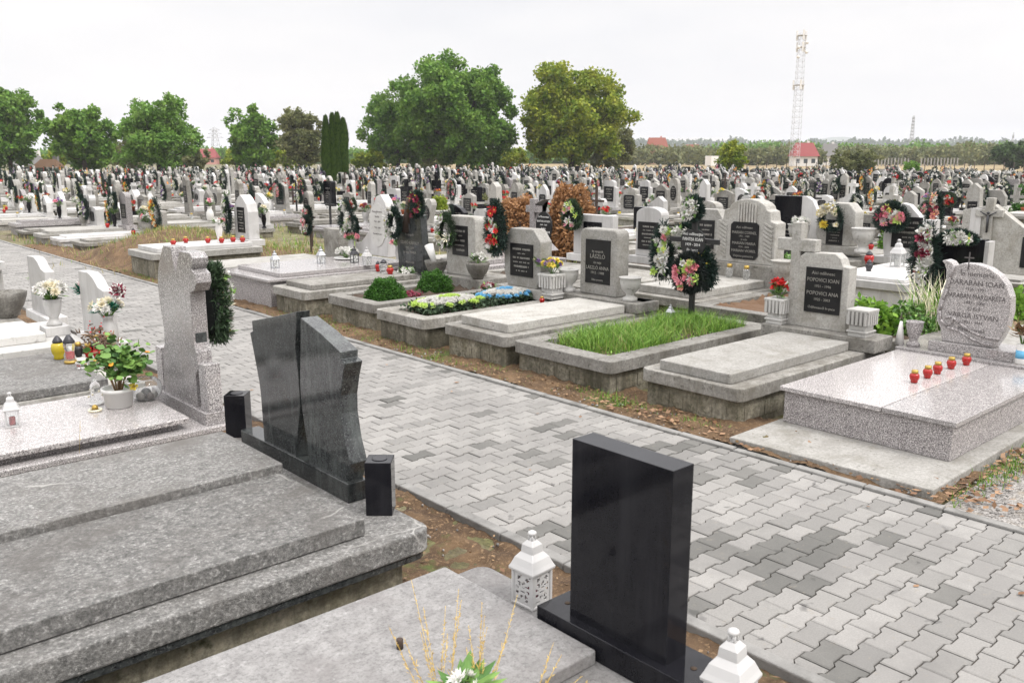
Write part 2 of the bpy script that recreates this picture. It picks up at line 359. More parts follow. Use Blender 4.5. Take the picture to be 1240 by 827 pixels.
def wreath_mesh(W, H, seed, pal, style='ring', dens=1.0, low=False, fr=.055):
    """in the YZ plane, looking towards -X, centre at the origin. returns greenery, flowers"""
    rg = np.random.default_rng(seed); g = MB(); f = MB()
    if style == 'full': rr = lambda k: np.sqrt(rg.uniform(.35, .92, k))
    else: rr = lambda k: rg.normal(.78, .15, k)
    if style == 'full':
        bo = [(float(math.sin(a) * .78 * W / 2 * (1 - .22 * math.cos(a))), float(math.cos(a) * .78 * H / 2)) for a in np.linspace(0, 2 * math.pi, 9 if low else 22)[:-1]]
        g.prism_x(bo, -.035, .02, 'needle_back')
    N = int((70 if low else 3000) * dens); th = rg.uniform(0, 2 * math.pi, N); q = rr(N)
    drop = lambda th, q: (np.sin(th) * q * W / 2 * (1 - .22 * np.cos(th)), np.cos(th) * q * H / 2)
    y, z = drop(th, q); x = rg.uniform(-.07, .02, N)
    P = np.stack([x, y, z], 1)
    D = np.stack([rg.normal(-.3, .5, N), np.sin(th) + rg.normal(0, .55, N), np.cos(th) + rg.normal(0, .55, N)], 1); D /= np.linalg.norm(D, axis=1)[:, None]
    L = (.15 if low else .058) * rg.uniform(.6, 1.2, (N, 1)); wd = (.055 if low else .010)
    T = np.cross(D, rg.normal(size=(N, 3))); T /= np.linalg.norm(T, axis=1)[:, None]
    g.quads(np.stack([P, P + D * L * .5 + T * wd / 2, P + D * L, P + D * L * .5 - T * wd / 2], 1), pal[0])
    if not low:
        pts = [(-.01, *(float(v) for v in drop(np.array(a), .78))) for a in np.linspace(0, 2 * math.pi, 15)]
        for a, b in zip(pts, pts[1:]): g.tube(a, b, .022, .022, 'black_paint', 6)
    nf = int((9 if low else 22) * (1 if style == 'ring' else 1.1))
    arc0 = rg.uniform(0, 6.28); cols = pal[1:]
    for i in range(nf):
        if style == 'band': y0, z0 = (rg.normal(0, W * .13), H * (.42 - .84 * i / nf))
        elif style == 'full':
            y0, z0 = drop(rg.uniform(0, 6.28), math.sqrt(rg.uniform(0, .58)))
        else:
            a = arc0 + rg.normal(0, 1.1) if rg.random() < .75 else rg.uniform(0, 6.28)
            y0, z0 = drop(a, rg.normal(.8, .1))
        c = (rg.uniform(-.12, -.07), float(y0), float(z0)); nrm = (-1, rg.normal(0, .35), rg.normal(0, .35)); m_ = cols[int(rg.integers(len(cols)))] if i % 3 else cols[0]
        if low: flower(f, c, nrm, .075, 'small', m_, None, rg)
        else:
            flower(f, c, nrm, fr * rg.uniform(.8, 1.3), ('rose', 'daisy', 'lily', 'mum', 'rose')[int(rg.integers(5))], m_, 'petal_yellow' if rg.random() < .4 else None, rg)
            if rg.random() < .6: leafspray(g, c, rg.normal(size=(3, 3)) * (.4, 1, 1), .08, .035, 'leaf_green')
    return g, f
def wreath_obj(loc, W, H, seed, pal, style, label, group=None, rz=0, fr=.055, tilt=0):
    g, f = wreath_mesh(W, H, seed, pal, style, fr=fr)
    o = g.build('wreath', None, loc); o.rotation_euler = (0, tilt, rz); k = f.build('flowers', o)
    tag(o, label, 'wreath', group); reg(o, k); return o
def bouquet_mesh(rad, ht, seed, cols, kinds=('mum', 'rose', 'daisy'), n=9, leaf='leaf_green', low=False, fr=.05):
    rg = np.random.default_rng(seed); g = MB(); f = MB()
    for i in range(n):
        a = rg.uniform(0, 6.28); r = rad * math.sqrt(rg.uniform(0, 1)); z = ht * (1 - .35 * (r / rad) ** 2) * rg.uniform(.8, 1.08)
        c = (r * math.cos(a), r * math.sin(a), z)
        g.tube((0, 0, -.04), c, .004, .003, 'leaf_green', 4)
        flower(f, c, (c[0] * 2, c[1] * 2, ht * .7), fr * rg.uniform(.8, 1.25), 'small' if low else kinds[i % len(kinds)], cols[int(rg.integers(len(cols)))], None, rg)
    m_ = 12 if low else 45
    for i in range(m_):
        a = rg.uniform(0, 6.28); c = (.4 * rad * math.cos(a), .4 * rad * math.sin(a), ht * rg.uniform(.2, .7))
        leafspray(g, c, [(math.cos(a), math.sin(a), rg.uniform(-.3, .9))], rg.uniform(.06, .12), .045, leaf)
    return g, f
def bouquet_obj(loc, rad, ht, seed, cols, label, group=None, name='bouquet', **k):
    g, f = bouquet_mesh(rad, ht, seed, cols, **k); o = g.build(name, None, loc); kd = f.build('flowers', o)
    tag(o, label, 'flowers', group); reg(o, kd); return o

# ---------------------------------------------------------------- vases, candles, lanterns
VP = dict(
 classic=[(.055,0),(.075,.0),(.078,.03),(.05,.05),(.045,.08),(.075,.15),(.095,.24),(.09,.27),(.102,.29),(.088,.29),(.07,.2)],
 urn=[(.10,0),(.10,.05),(.06,.07),(.055,.10),(.12,.17),(.145,.27),(.14,.31),(.16,.33),(.14,.33),(.11,.22)],
 bowl=[(.08,0),(.09,.03),(.15,.12),(.185,.22),(.19,.26),(.17,.26),(.13,.15)],
 slim=[(.05,0),(.055,.02),(.03,.05),(.045,.12),(.062,.22),(.05,.30),(.062,.33),(.05,.33),(.03,.2)],
 jug=[(.07,0),(.085,.02),(.10,.14),(.095,.22),(.06,.30),(.05,.34),(.072,.38),(.06,.38),(.04,.3)],
 pot=[(.055,0),(.085,.13),(.092,.13),(.092,.155),(.08,.155),(.07,.11)])
def vase_mesh(k, mat, sc=1, segs=20):
    o = MB().lathe([(r * sc, z * sc) for r, z in VP[k]], mat, segs); return o
def vase_obj(k, loc, mat, label, sc=1, cat='vase', group=None, name='vase'):
    return tag(vase_mesh(k, mat, sc).build(name, None, loc), label, cat, group)
def square_urn(loc, label, group=None, sc=1, mat='marble_dirty'):   # square fluted urn of cast stone
    o = MB()
    for r, z0, z1 in ((.11, 0, .05), (.125, .05, .075), (.10, .075, .13)): o.box((-r*sc, -r*sc, z0*sc), (r*sc, r*sc, z1*sc), mat)
    for i in range(6):
        r = .10 + .006 * i; o.box((-r*sc, -r*sc, (.13 + .032*i)*sc), (r*sc, r*sc, (.162 + .032*i + .001)*sc), mat)
    for sx in (-1, 1):
        for j in range(5):
            y = (-.10 + .05 * j) * sc; o.box((sx*.125*sc - .012, y - .015*sc, .14*sc), (sx*.125*sc + .012, y + .015*sc, .30*sc), mat); o.box((y - .015*sc, sx*.125*sc - .012, .14*sc), (y + .015*sc, sx*.125*sc + .012, .30*sc), mat)
    r = .138; o.box((-r*sc, -r*sc, .295*sc), (r*sc, r*sc, .325*sc), mat)
    ob = o.build('urn', None, loc); bevel(ob, .006); return tag(ob, label, 'urn', group)
def candle_mesh(mat, cap, r=.035, h=.11):
    a = MB().lathe([(r*.55,0),(r*.8,.008),(r*.7,h*.15),(r,h*.32),(r*1.08,h*.5),(r*.95,h*.68),(r*.62,h*.75)], mat, 14)
    b = MB().lathe([(r*.68,h*.745),(r*.78,h*.77),(r*.72,h*.84),(r*.4,h*.98),(r*.12,h*1.06),(.001,h*1.06)] if cap == 'metal_dark' else [(r*.68,h*.745),(r*.74,h*.76),(r*.7,h*.98),(r*.3,h),(.001,h)], cap, 14); return a, b
def candle_obj(loc, label, mat='red_glass', cap='gold', r=.035, h=.11, group=None):
    a, b = candle_mesh(mat, cap, r, h); o = a.build('grave_candle', None, loc); k = b.build('lid', o); tag(o, label, 'candle', group); reg(o, k); return o
def lantern_obj(loc, label, sc=1, mat='white_paint', candle='red_glass', rz=0, group=None, style='pane'):
    r = empty('lantern', loc, rz); tag(r, label, 'lantern', group)
    s = sc; w_ = .06 * s; h = .17 * s
    b = MB(); b.box((-w_*1.15, -w_*1.15, 0), (w_*1.15, w_*1.15, .014*s), mat)
    bo = bevel(b.build('base', r), .003)
    kids = [bo]
    f = MB()
    for sx in (-1, 1):
        for sy in (-1, 1): f.box((sx*w_ - .007*s, sy*w_ - .007*s, .014*s), (sx*w_ + .007*s, sy*w_ + .007*s, h), mat)
    if style == 'lattice':                       # pierced scrollwork sheet on all four sides
        rg = np.random.default_rng(3)
        for side in range(4):
            T = rot(side * math.pi / 2)
            p = MB(); n1, n2 = 13, 22; cw = 2 * w_ / n1; ch = (h - .014*s) / n2
            for i in range(n1):
                for j in range(n2):
                    u, v = (i + .5) / n1 - .5, (j + .5) / n2 - .45
                    a = math.atan2(v * 1.4, u); rr_ = math.hypot(u, v * 1.4)
                    edge = i in (0, n1-1) or j < 2 or j > n2 - 3
                    hole = (not edge) and (math.sin(a * 8 + rr_ * 9) > .25 and rr_ > .08 and math.sin(rr_ * 26) > -.55)
                    if not hole: p.box((-w_ + i * cw, -w_ - .003*s, .014*s + j * ch), (-w_ + (i + 1) * cw, -w_ + .001*s, .014*s + (j + 1) * ch), mat)
            f.add(p, T)
    fo = f.build('frame', r); kids.append(fo)
    if style == 'pane':
        g = MB()
        for side in range(4):
            g.add(MB().box((-w_ + .007*s, -w_ - .001, .02*s), (w_ - .007*s, -w_ + .001, h), 'clear_glass'), rot(side * math.pi / 2))
            f2 = MB()
        kids.append(g.build('glass', r))
    c = MB().lathe([(.028*s, .014*s), (.03*s, .02*s), (.03*s, .09*s), (.02*s, .1*s)], candle, 12).build('candle', r); kids.append(c)
    t = MB(); prof = [(1.28, 0), (1.30, .012), (1.15, .03), (.95, .06), (.62, .085), (.60, .10), (.56, .12), (.3, .14)]
    V = []; F = []
    for q, z in prof:
        V += [(q*w_*a_, q*w_*b_, h + z*s) for a_, b_ in ((-1,-1),(1,-1),(1,1),(-1,1))]
    for i in range(len(prof) - 1):
        for k in range(4): F.append((i*4+k, i*4+(k+1)%4, (i+1)*4+(k+1)%4, (i+1)*4+k))
    F += [(3,2,1,0), tuple(len(V) - 4 + k for k in range(4))]
    t.raw(V, F, mat)
    kids.append(bevel(t.build('roof', r), .003))
    u = MB(); 
    for k in range(4):
        a = k * math.pi / 2 + .78; u.tube((.016*s*math.cos(a), .016*s*math.sin(a), h + .135*s), (.014*s*math.cos(a), .014*s*math.sin(a), h + .165*s), .004*s, .004*s, mat, 6)
    u.blob((0, 0, h + .172*s), .022*s, mat, 10, 6, (1, 1, .6)); kids.append(u.build('finial', r))
    reg(r, *kids); return r

# ---------------------------------------------------------------- lettering
def text_mb(lines, mat, width=None):
    """lines: (text, size, z); centred; upright in the YZ plane facing -X"""
    out = MB()
    for tx, size, z in lines:
        c = bpy.data.curves.new('t', 'FONT'); c.body = tx; c.size = size; c.align_x = 'CENTER'; c.extrude = .0012; c.resolution_u = 2
        o = bpy.data.objects.new('t', c); COL.objects.link(o); bpy.context.view_layer.update()
        me = bpy.data.meshes.new_from_object(o.evaluated_get(bpy.context.evaluated_depsgraph_get()))
        V = np.array([v.co[:] for v in me.vertices]); F = [tuple(p.vertices) for p in me.polygons]
        bpy.data.objects.remove(o); bpy.data.curves.remove(c); bpy.data.meshes.remove(me)
        if len(V) == 0: continue
        W2 = np.stack([-V[:, 2], -V[:, 0], V[:, 1] + z], 1)
        if width and np.ptp(W2[:, 1]) > width: W2[:, 1] *= width / np.ptp(W2[:, 1])
        out.raw(W2, F, mat)
    return out
def marks(w_, z0, z1, rows, mat, rg, x=-.0135):
    """rows of weathered unreadable lettering"""
    o = MB(); dz = (z1 - z0) / rows
    for i in range(rows):
        z = z1 - dz * (i + .5); ww = w_ * rg.uniform(.35, .85) if i % 2 else w_ * rg.uniform(.7, .92); y = -ww / 2
        big = dz * (.5 if i % 2 == 0 else .3)
        while y < ww / 2:
            l = rg.uniform(.008, .02)
            o.box((x, y, z - big * rg.uniform(.35, .5)), (x + .002, min(y + l, ww / 2), z + big * rg.uniform(.35, .5)), mat); y += l + rg.uniform(.004, .008) + (.02 if rg.random() < .15 else 0)
    return o

# ---------------------------------------------------------------- graves (front end at the origin, running to +X)
def wall_panels(mb, L, W, h, rg, mat='concrete_wall'):
    n = 5
    for i in range(n):
        y0 = -W/2 + .1 + i * (W - .2) / n; mb.box((-.005, y0 + .008, h * .18), (.01, y0 + (W - .2) / n - .008, h * .72), mat)
    for i in range(int(L / .3)):
        x0 = .08 + i * .29; mb.box((x0 + .008, -W/2 - .005, h * .18), (x0 + .27, -W/2 + .01, h * .72), mat)
def grave_parts(L, W, h, top, seed=0, cap_t=.11, wall='concrete_wall', cap='concrete', slab='concrete', slab_t=.08, over=.05, near=True, panels=False, slab_in=(.14, .12), head=.45, rim=.13):
    rg = np.random.default_rng(seed); base = MB(); parts = []
    hw = h - cap_t
    base.box((0, -W/2, -.12), (L, W/2, hw), wall)
    if panels: wall_panels(base, L, W, hw, rg, wall)
    o = rrect(-over, -W/2 - over, L + over, W/2 + over, .07 if near else .02, 4 if near else 1)
    if top == 'slab':
        c = MB().prism_z(o, hw, h, cap); parts.append(('cap', c))
        x1 = L - head
        s_ = MB().prism_z(rrect(slab_in[0], -W/2 + slab_in[1], x1, W/2 - slab_in[1], .015, 2), h + .001, h + slab_t, slab); parts.append(('slab', s_))
    elif top == 'flat':
        c = MB().prism_z(o, hw, h, cap); parts.append(('cap', c))
    else:
        inn = rrect(rim, -W/2 + rim, L - head, W/2 - rim, .03, 4 if near else 1)
        c = MB(); ring(c, o, inn, hw, h, h - .06, cap); parts.append(('cap', c))
        s_ = MB(); nx, ny = (28, 12) if near else (5, 3); X = np.linspace(rim - .01, L - head + .01, nx); Y = np.linspace(-W/2 + rim - .01, W/2 - rim + .01, ny)
        V = [(x, y, h - .035 + .02 * rg.normal() * (1 if near else .4)) for x in X for y in Y]
        s_.raw(V, [(i*ny + j, (i+1)*ny + j, (i+1)*ny + j + 1, i*ny + j + 1) for i in range(nx - 1) for j in range(ny - 1)], 'soil' if top != 'rust' else 'rust', True); parts.append(('soil_bed', s_))
    return base, parts
def grave(loc, L, W, h, top, label, group=None, near=True, **k):
    base, parts = grave_parts(L, W, h, top, near=near, **k)
    o = base.build('grave', None, loc); kids = []
    for n, mb in parts:
        p = mb.build(n, o); kids.append(p)
        if near and n != 'soil_bed': bevel(p, .008)
    tag(o, label, 'grave', group); reg(o, *kids); return o

# ---------------------------------------------------------------- headstones (front face at x=0 looking to -X, foot at z=0)
def arc(cy, cz, r, a0, a1, n=8, rz=None):
    return [(cy + r * math.cos(R(a0 + (a1 - a0) * k / n)), cz + (rz or r) * math.sin(R(a0 + (a1 - a0) * k / n))) for k in range(n + 1)]
def outline(sh, W, H):
    w_ = W / 2
    return {
     'rect': [(-w_, 0), (w_, 0), (w_, H), (-w_, H)],
     'shoulder': [(-w_, 0), (w_, 0), (w_, H - .10)] + arc(w_ - .07, H - .07, .07, 0, 90, 4) + arc(-w_ + .07, H - .07, .07, 90, 180, 4) + [(-w_, H - .1)],
     'hex': [(-w_*.8, 0), (w_*.8, 0), (w_, H*.25), (w_, H*.8), (w_*.62, H), (-w_*.62, H), (-w_, H*.8), (-w_, H*.25)],
     'arch': [(-w_, 0), (w_, 0)] + arc(0, H - w_, w_, 0, 180, 12),
     'lowarch': [(-w_, 0), (w_, 0)] + arc(0, H - .12, w_, 0, 180, 10, .12),
     'gothic': [(-w_, 0), (w_, 0), (w_, H*.62), (w_*.8, H*.8), (w_*.35, H*.93), (0, H), (-w_*.35, H*.93), (-w_*.8, H*.8), (-w_, H*.62)],
     'gable': [(-w_, 0), (w_, 0), (w_, H*.78), (0, H), (-w_, H*.78)],
     'slant': [(-w_, 0), (w_, 0), (w_, H), (w_*.4, H*.98), (-w_*.3, H*.88), (-w_, H*.70)],
     'sail': [(-w_, 0), (w_*.9, 0), (w_, H*.3), (w_*.98, H*.6), (w_*.75, H*.85), (w_*.3, H), (0, H*.97), (-w_*.4, H*.8), (-w_*.8, H*.5)],
     'step': [(-w_, 0), (w_, 0), (w_, H*.72), (w_*.72, H*.75), (w_*.70, H*.9)] + arc(0, H*.9, w_*.68, 0, 180, 8, H*.1) + [(-w_*.70, H*.9), (-w_*.72, H*.75), (-w_, H*.72)],
     'oval': [(-w_*.5, 0), (w_*.5, 0), (w_*.55, H*.1)] + arc(0, H*.56, w_, -50, 230, 16, H*.44) + [(-w_*.55, H*.1)],
     'obelisk': [(-w_, 0), (w_, 0), (w_*.72, H*.9), (0, H), (-w_*.72, H*.9)],
     'wave': [(-w_, 0), (w_, 0), (w_, H*.8), (w_*.6, H*.84), (w_*.2, H*.95), (-w_*.2, H), (-w_*.7, H*.93), (-w_, H*.86)],
     'heart': [(-w_*.35, 0), (w_*.35, 0)] + arc(w_*.48, H*.78, w_*.52, -35, 160, 7, H*.22) + arc(-w_*.48, H*.78, w_*.52, 20, 215, 7, H*.22),
    }[sh]
def headstone_parts(sh, W, H, T, mat, plq='rect', pm='plaque', seed=0, plinth=True, cross=False, pmat=None, foot=None, text=None, tmat='lettering', pw=.62, pz=(.28, .78), marks_on=True):
    rg = np.random.default_rng(seed); body = MB(); kids = []
    z0 = .12 if plinth else 0
    ol = [(y, z + z0) for y, z in outline(sh, W, H - z0)]
    body.prism_x(ol, 0, T, mat)
    if plinth: kids.append(('plinth', MB().box((-.07, -W/2 - .10, 0), (T + .06, W/2 + .10, z0 + .0), pmat or mat), 1))
    if cross:
        c = MB(); y = -W*.02 if cross == 1 else W/2 - .1; zc = H; c.box((.02, y - .045, zc - .05), (T - .03, y + .045, zc + .34), mat); c.box((.023, y - .15, zc + .16), (T - .033, y + .15, zc + .245), mat); kids.append(('cross', c, 1))
    if plq:
        w_ = W * pw / 2; a, b = H * pz[0], H * pz[1]; p = MB()
        if plq == 'rect': pts = [(-w_, a), (w_, a), (w_, b), (-w_, b)]
        elif plq == 'oct': e = .05; pts = [(-w_+e, a), (w_-e, a), (w_, a+e), (w_, b-e), (w_-e, b), (-w_+e, b), (-w_, b-e), (-w_, a+e)]
        else: pts = arc(0, (a+b)/2, w_, 0, 345, 22, (b-a)/2)
        p.prism_x(pts, -.012, .002, pm)
        if text: p.add(text_mb([(t, s_, z) for t, s_, z in text], tmat, W * pw * .92), Matrix.Translation((-.0125, 0, 0)))
        elif marks_on: p.add(marks(w_ * 1.7 * (.8 if plq == 'oval' else 1), a + (b-a) * .1, b - (b-a) * .1, rg.integers(5, 8), tmat, rg))
        kids.append(('plaque', p, 0))
    elif text: kids.append(('inscription', MB().add(text_mb(text, tmat, W * .85), Matrix.Translation((-.001, 0, 0))), 0))
    return body, kids
def headstone(loc, label, sh, W, H, T, mat, group=None, bev=.01, **k):
    body, kids = headstone_parts(sh, W, H, T, mat, **k)
    o = body.build('headstone', None, loc); bevel(o, bev); ks = []
    for n, mb, bv in kids:
        p = mb.build(n, o); ks.append(p)
        if bv: bevel(p, .006)
    tag(o, label, 'headstone', group); reg(o, *ks); return o
# ================================================================ THE SETTING
def setting_mat(name, builder):
    m = bpy.data.materials.new(name); t, b = nodes_of(m); c = t.nodes.new('ShaderNodeTexCoord'); builder(t, b, c.outputs['Object']); M[name] = m
def g_ground(t, b, v):
    a = ramp(t, noise(t, v, .55, 8, .7), .38, (.105, .075, .048), .6, (.17, .17, .065))
    f = ramp(t, noise(t, v, 2.3, 6, .7), .5, (0, 0, 0), .64, (1, 1, 1)); a = mixc(t, f, a, (.26, .225, .15))
    f = ramp(t, noise(t, v, 30, 5, .7), .35, (.55, .55, .55), .65, (1.15, 1.15, 1.15)); a = mixc(t, 1.0, a, f, 'MULTIPLY')
    t.links.new(a, b.inputs['Base Color']); b.inputs['Roughness'].default_value = .95
    bp = t.nodes.new('ShaderNodeBump'); bp.inputs['Strength'].default_value = .9; bp.inputs['Distance'].default_value = .03
    t.links.new(noise(t, v, 18, 8, .75), bp.inputs['Height']); t.links.new(bp.outputs[0], b.inputs['Normal'])
setting_mat('ground', g_ground)
def g_field(t, b, v):
    a = ramp(t, noise(t, v, .02, 6, .6), .35, (.19, .135, .07), .6, (.27, .21, .11))
    t.links.new(a, b.inputs['Base Color']); b.inputs['Roughness'].default_value = 1
setting_mat('field', g_field)
def g_verge(t, b, v):
    a = ramp(t, noise(t, v, 3.5, 8, .75), .35, (.060, .034, .018), .68, (.20, .125, .065))
    f = ramp(t, noise(t, v, 45, 3, .6), .56, (0, 0, 0), .66, (1, 1, 1)); a = mixc(t, f, a, (.24, .155, .085))
    f = ramp(t, noise(t, v, 1.3, 5, .7), .60, (0, 0, 0), .68, (1, 1, 1)); a = mixc(t, f, a, (.10, .13, .035))
    t.links.new(a, b.inputs['Base Color']); b.inputs['Roughness'].default_value = 1
    bp = t.nodes.new('ShaderNodeBump'); bp.inputs['Strength'].default_value = 1; bp.inputs['Distance'].default_value = .02
    t.links.new(noise(t, v, 60, 8, .75), bp.inputs['Height']); t.links.new(bp.outputs[0], b.inputs['Normal'])
setting_mat('verge_soil', g_verge)
def g_gravel(t, b, v):
    a = ramp(t, noise(t, v, 70, 3, .6), .38, (.13, .12, .11), .64, (.42, .40, .38))
    f = ramp(t, noise(t, v, 2.2, 5, .7), .5, (0, 0, 0), .66, (1, 1, 1)); a = mixc(t, f, a, (.30, .255, .19))
    t.links.new(a, b.inputs['Base Color']); b.inputs['Roughness'].default_value = .95
    bp = t.nodes.new('ShaderNodeBump'); bp.inputs['Strength'].default_value = 1; bp.inputs['Distance'].default_value = .01
    t.links.new(noise(t, v, 90, 4, .7), bp.inputs['Height']); t.links.new(bp.outputs[0], b.inputs['Normal'])
setting_mat('gravel', g_gravel)
def paver_mat(name, c1, c2):
    def g(t, b, v):
        ge = t.nodes.new('ShaderNodeNewGeometry')
        a = ramp(t, ge.outputs['Random Per Island'], 0, c1, 1, c2)
        f = ramp(t, noise(t, v, 120, 3, .6), .35, (.88, .88, .88), .65, (1.08, 1.08, 1.07)); a = mixc(t, 1.0, a, f, 'MULTIPLY')
        f = ramp(t, noise(t, v, 6.5, 3, .5, dist=.4), .66, (0, 0, 0), .70, (1, 1, 1)); a = mixc(t, f, a, tuple(.66 * x for x in c1))
        f = ramp(t, noise(t, v, 1.2, 5, .7), .45, (0, 0, 0), .75, (1, 1, 1)); a = mixc(t, f, a, tuple(.80 * x for x in c1))
        f = ramp(t, noise(t, v, 14, 6, .8), .60, (0, 0, 0), .78, (1, 1, 1)); a = mixc(t, f, a, (.24, .21, .165))
        t.links.new(a, b.inputs['Base Color']); b.inputs['Roughness'].default_value = .85
        bp = t.nodes.new('ShaderNodeBump'); bp.inputs['Strength'].default_value = .35; bp.inputs['Distance'].default_value = .003
        t.links.new(noise(t, v, 300, 2, .6), bp.inputs['Height']); t.links.new(bp.outputs[0], b.inputs['Normal'])
    setting_mat(name, g)
paver_mat('paver_light', (.208, .201, .192), (.272, .263, .251)); paver_mat('paver_mid', (.175, .170, .162), (.225, .218, .207)); paver_mat('paver_dark', (.105, .103, .096), (.15, .146, .137))
stone('kerb_stone', (.15,.147,.14), (.23,.225,.215), scale=7, stain=((.07,.068,.06),3,.5,.75), rough=.9, bump=.5)

GZ = -.02
g = MB(); g.raw([(-3000, -3000, GZ), (3500, -3000, GZ), (3500, 3500, GZ), (-3000, 3500, GZ)], [(0, 1, 2, 3)], 'ground'); kind(g.build('ground'), 'structure')
def polar(a, d): return (d * math.sin(R(a)), d * math.cos(R(a)))   # bearing from +Y, distance
g = MB(); pts = [polar(a, 112) for a in range(34, 88, 3)] + [polar(a, 420) for a in range(85, 31, -3)]
g.raw([(x, y, GZ + .02) for x, y in pts], [tuple(range(len(pts)))[::-1]], 'field'); kind(g.build('field'), 'structure')

# paved path of interlocking blocks
def path():
    L, P, a, b, c = .208, .1265, .0685, .0520, .010; gp = .0
    half = [(-L/2+.003, a), (-L/4-c, a), (-L/4+c, b), (L/4-c, b), (L/4+c, a), (L/2-.003, a)]
    ol = half + [(x, -y) for x, y in reversed(half)]
    ol = np.array(ol)[::-1]; n = len(ol); ch = .93
    rg = np.random.default_rng(11)
    # smooth dark-patch field
    ph = rg.uniform(0, 6.28, (6,)); 
    def dens(x, y): return .5 + .5 * math.sin(x * 2.1 + ph[0] + 1.3 * math.sin(y * .9 + ph[1])) * math.sin(y * 1.7 + ph[2] + math.sin(x * 1.5))
    mb = MB(); X0, X1 = 3.11, 5.29
    for j in range(-12, 360):
        y = .4 + j * P
        for i in range(-1, 13):
            x = X0 + i * L + (j % 2) * L / 2
            if x < X0 - L*.45 or x > X1 + L*.45: continue
            z = rg.normal(0, .0016)
            o = ol + (x, y)
            top = (ol * (ch, .93)) + (x, y)
            o = np.clip(o, (X0, -99), (X1, 999)); top = np.clip(top, (X0, -99), (X1, 999))
            V = np.concatenate([np.c_[o, np.full(n, -.02)], np.c_[o, np.full(n, z - .004)], np.c_[top, np.full(n, z)]])
            F = [tuple(2*n + k for k in range(n))] + [(r_*n + k, r_*n + (k+1) % n, (r_+1)*n + (k+1) % n, (r_+1)*n + k) for r_ in (0, 1) for k in range(n)]
            q = dens(x, y); near = max(0, min(1, (7 - y) / 5)); u = rg.random()
            pd = .03 + .07 * near + .32 * near * (q > .7)
            m = 'paver_dark' if u < pd else ('paver_mid' if u < pd + .04 + .12 * near + .15 * near * (q > .5) else 'paver_light')
            mb.raw(V, F, m)
    kind(mb.build('path'), 'structure')
    mb = MB(); mb.raw([(X0 - .02, -2, -.012), (X1 + .02, -2, -.012), (X1 + .02, 46, -.012), (X0 - .02, 46, -.012)], [(0, 1, 2, 3)], 'soil'); kind(mb.build('path_bedding'), 'structure')
    for nm, x0, x1, zt in (('kerb', 3.035, 3.107, .030), ('kerb', 5.293, 5.36, .018)):
        mb = MB(); y = -2.0
        while y < 46:
            dz = rg.normal(0, .002); dx = rg.normal(0, .002); mb.box((x0 + dx, y + .003, -.15), (x1 + dx, y + .495, zt + dz), 'kerb_stone'); y += .5
        o = mb.build(nm); bevel(o, .008); kind(o, 'structure')
path()

def relief(name, x0, x1, y0, y1, nx, ny, z0, amp, mat, fn=None, seed=0):
    rg = np.random.default_rng(seed); X = np.linspace(x0, x1, nx); Y = np.linspace(y0, y1, ny)
    A = rg.normal(size=(nx, ny))
    for _ in range(2): A = (A + np.roll(A, 1, 0) + np.roll(A, -1, 0) + np.roll(A, 1, 1) + np.roll(A, -1, 1)) / 3
    V = [(x, y, z0 + amp * A[i, j] + (fn(x, y) if fn else 0)) for i, x in enumerate(X) for j, y in enumerate(Y)]
    mb = MB().raw(V, [(i*ny + j, (i+1)*ny + j, (i+1)*ny + j + 1, i*ny + j + 1) for i in range(nx-1) for j in range(ny-1)], mat, True)
    return kind(mb.build(name), 'structure')
relief('verge', 5.362, 6.1, 2.05, 24, 26, 800, .012, .011, 'verge_soil', lambda x, y: .012 * math.sin(y * 2.3) + .02 * max(0, min(1, (x - 5.36) / .2)), 1)
relief('soil', 2.0, 3.034, -.5, 16, 34, 500, -.005, .009, 'verge_soil', lambda x, y: .008 * math.sin(y * 3.1), 2)
def mound(x, y):
    d = ((x - 7.2) / 1.9) ** 2 + ((y - 18.8) / 2.2) ** 2
    return .66 * math.exp(-d * 1.3) * max(0, min(1, (x - 5.4) / .5)) - .045
relief('mound', 5.5, 12.5, 15.4, 22.4, 90, 90, .0, .010, 'verge_soil', mound, 3)
mb = MB().raw([(5.362, -1, -.006), (40, -1, -.006), (40, 2.04, -.006), (5.362, 2.04, -.006)], [(0, 1, 2, 3)], 'gravel'); kind(mb.build('gravel_path'), 'structure')

# loose things on the soil: leaves, grass
def stuff(o, label, cat): return kind(tag(o, label, cat), 'stuff')
rg = np.random.default_rng(21); lf = MB()
def scatter(x0, x1, y0, y1, n, z): return np.stack([rg.uniform(x0, x1, n), rg.uniform(y0, y1, n), np.full(n, z) + rg.uniform(0, .02, n)], 1)
leaves(scatter(5.37, 5.72, 1.3, 5.2, 230, .03), .055, 'fallen_leaf', lf, rg, flat=.85)
leaves(scatter(5.5, 7.4, 1.85, 2.12, 200, .01), .055, 'fallen_leaf', lf, rg, flat=.85)
leaves(scatter(5.37, 5.75, 5, 14, 130, .03), .04, 'fallen_leaf', lf, rg, flat=.85)
leaves(scatter(5.37, 5.75, 2, 10, 700, .03), .03, 'dry', lf, rg, flat=.85)
leaves(scatter(2.3, 3.0, 1.2, 5.5, 40, .01), .05, 'fallen_leaf', lf, rg, flat=.85)
leaves(scatter(2.3, 3.0, 1.2, 5.5, 260, .01), .025, 'dry', lf, rg, flat=.85)
leaves(scatter(3.2, 5.2, 1.2, 9, 16, .003), .05, 'fallen_leaf', lf, rg, flat=.95)
leaves(scatter(8.2, 8.9, 4, 12, 200, .0), .05, 'fallen_leaf', lf, rg, flat=.85)
stuff(lf.build('fallen_leaves'), 'dry orange brown leaves fallen along the soil strips beside the path', 'fallen leaves')
pb = MB()
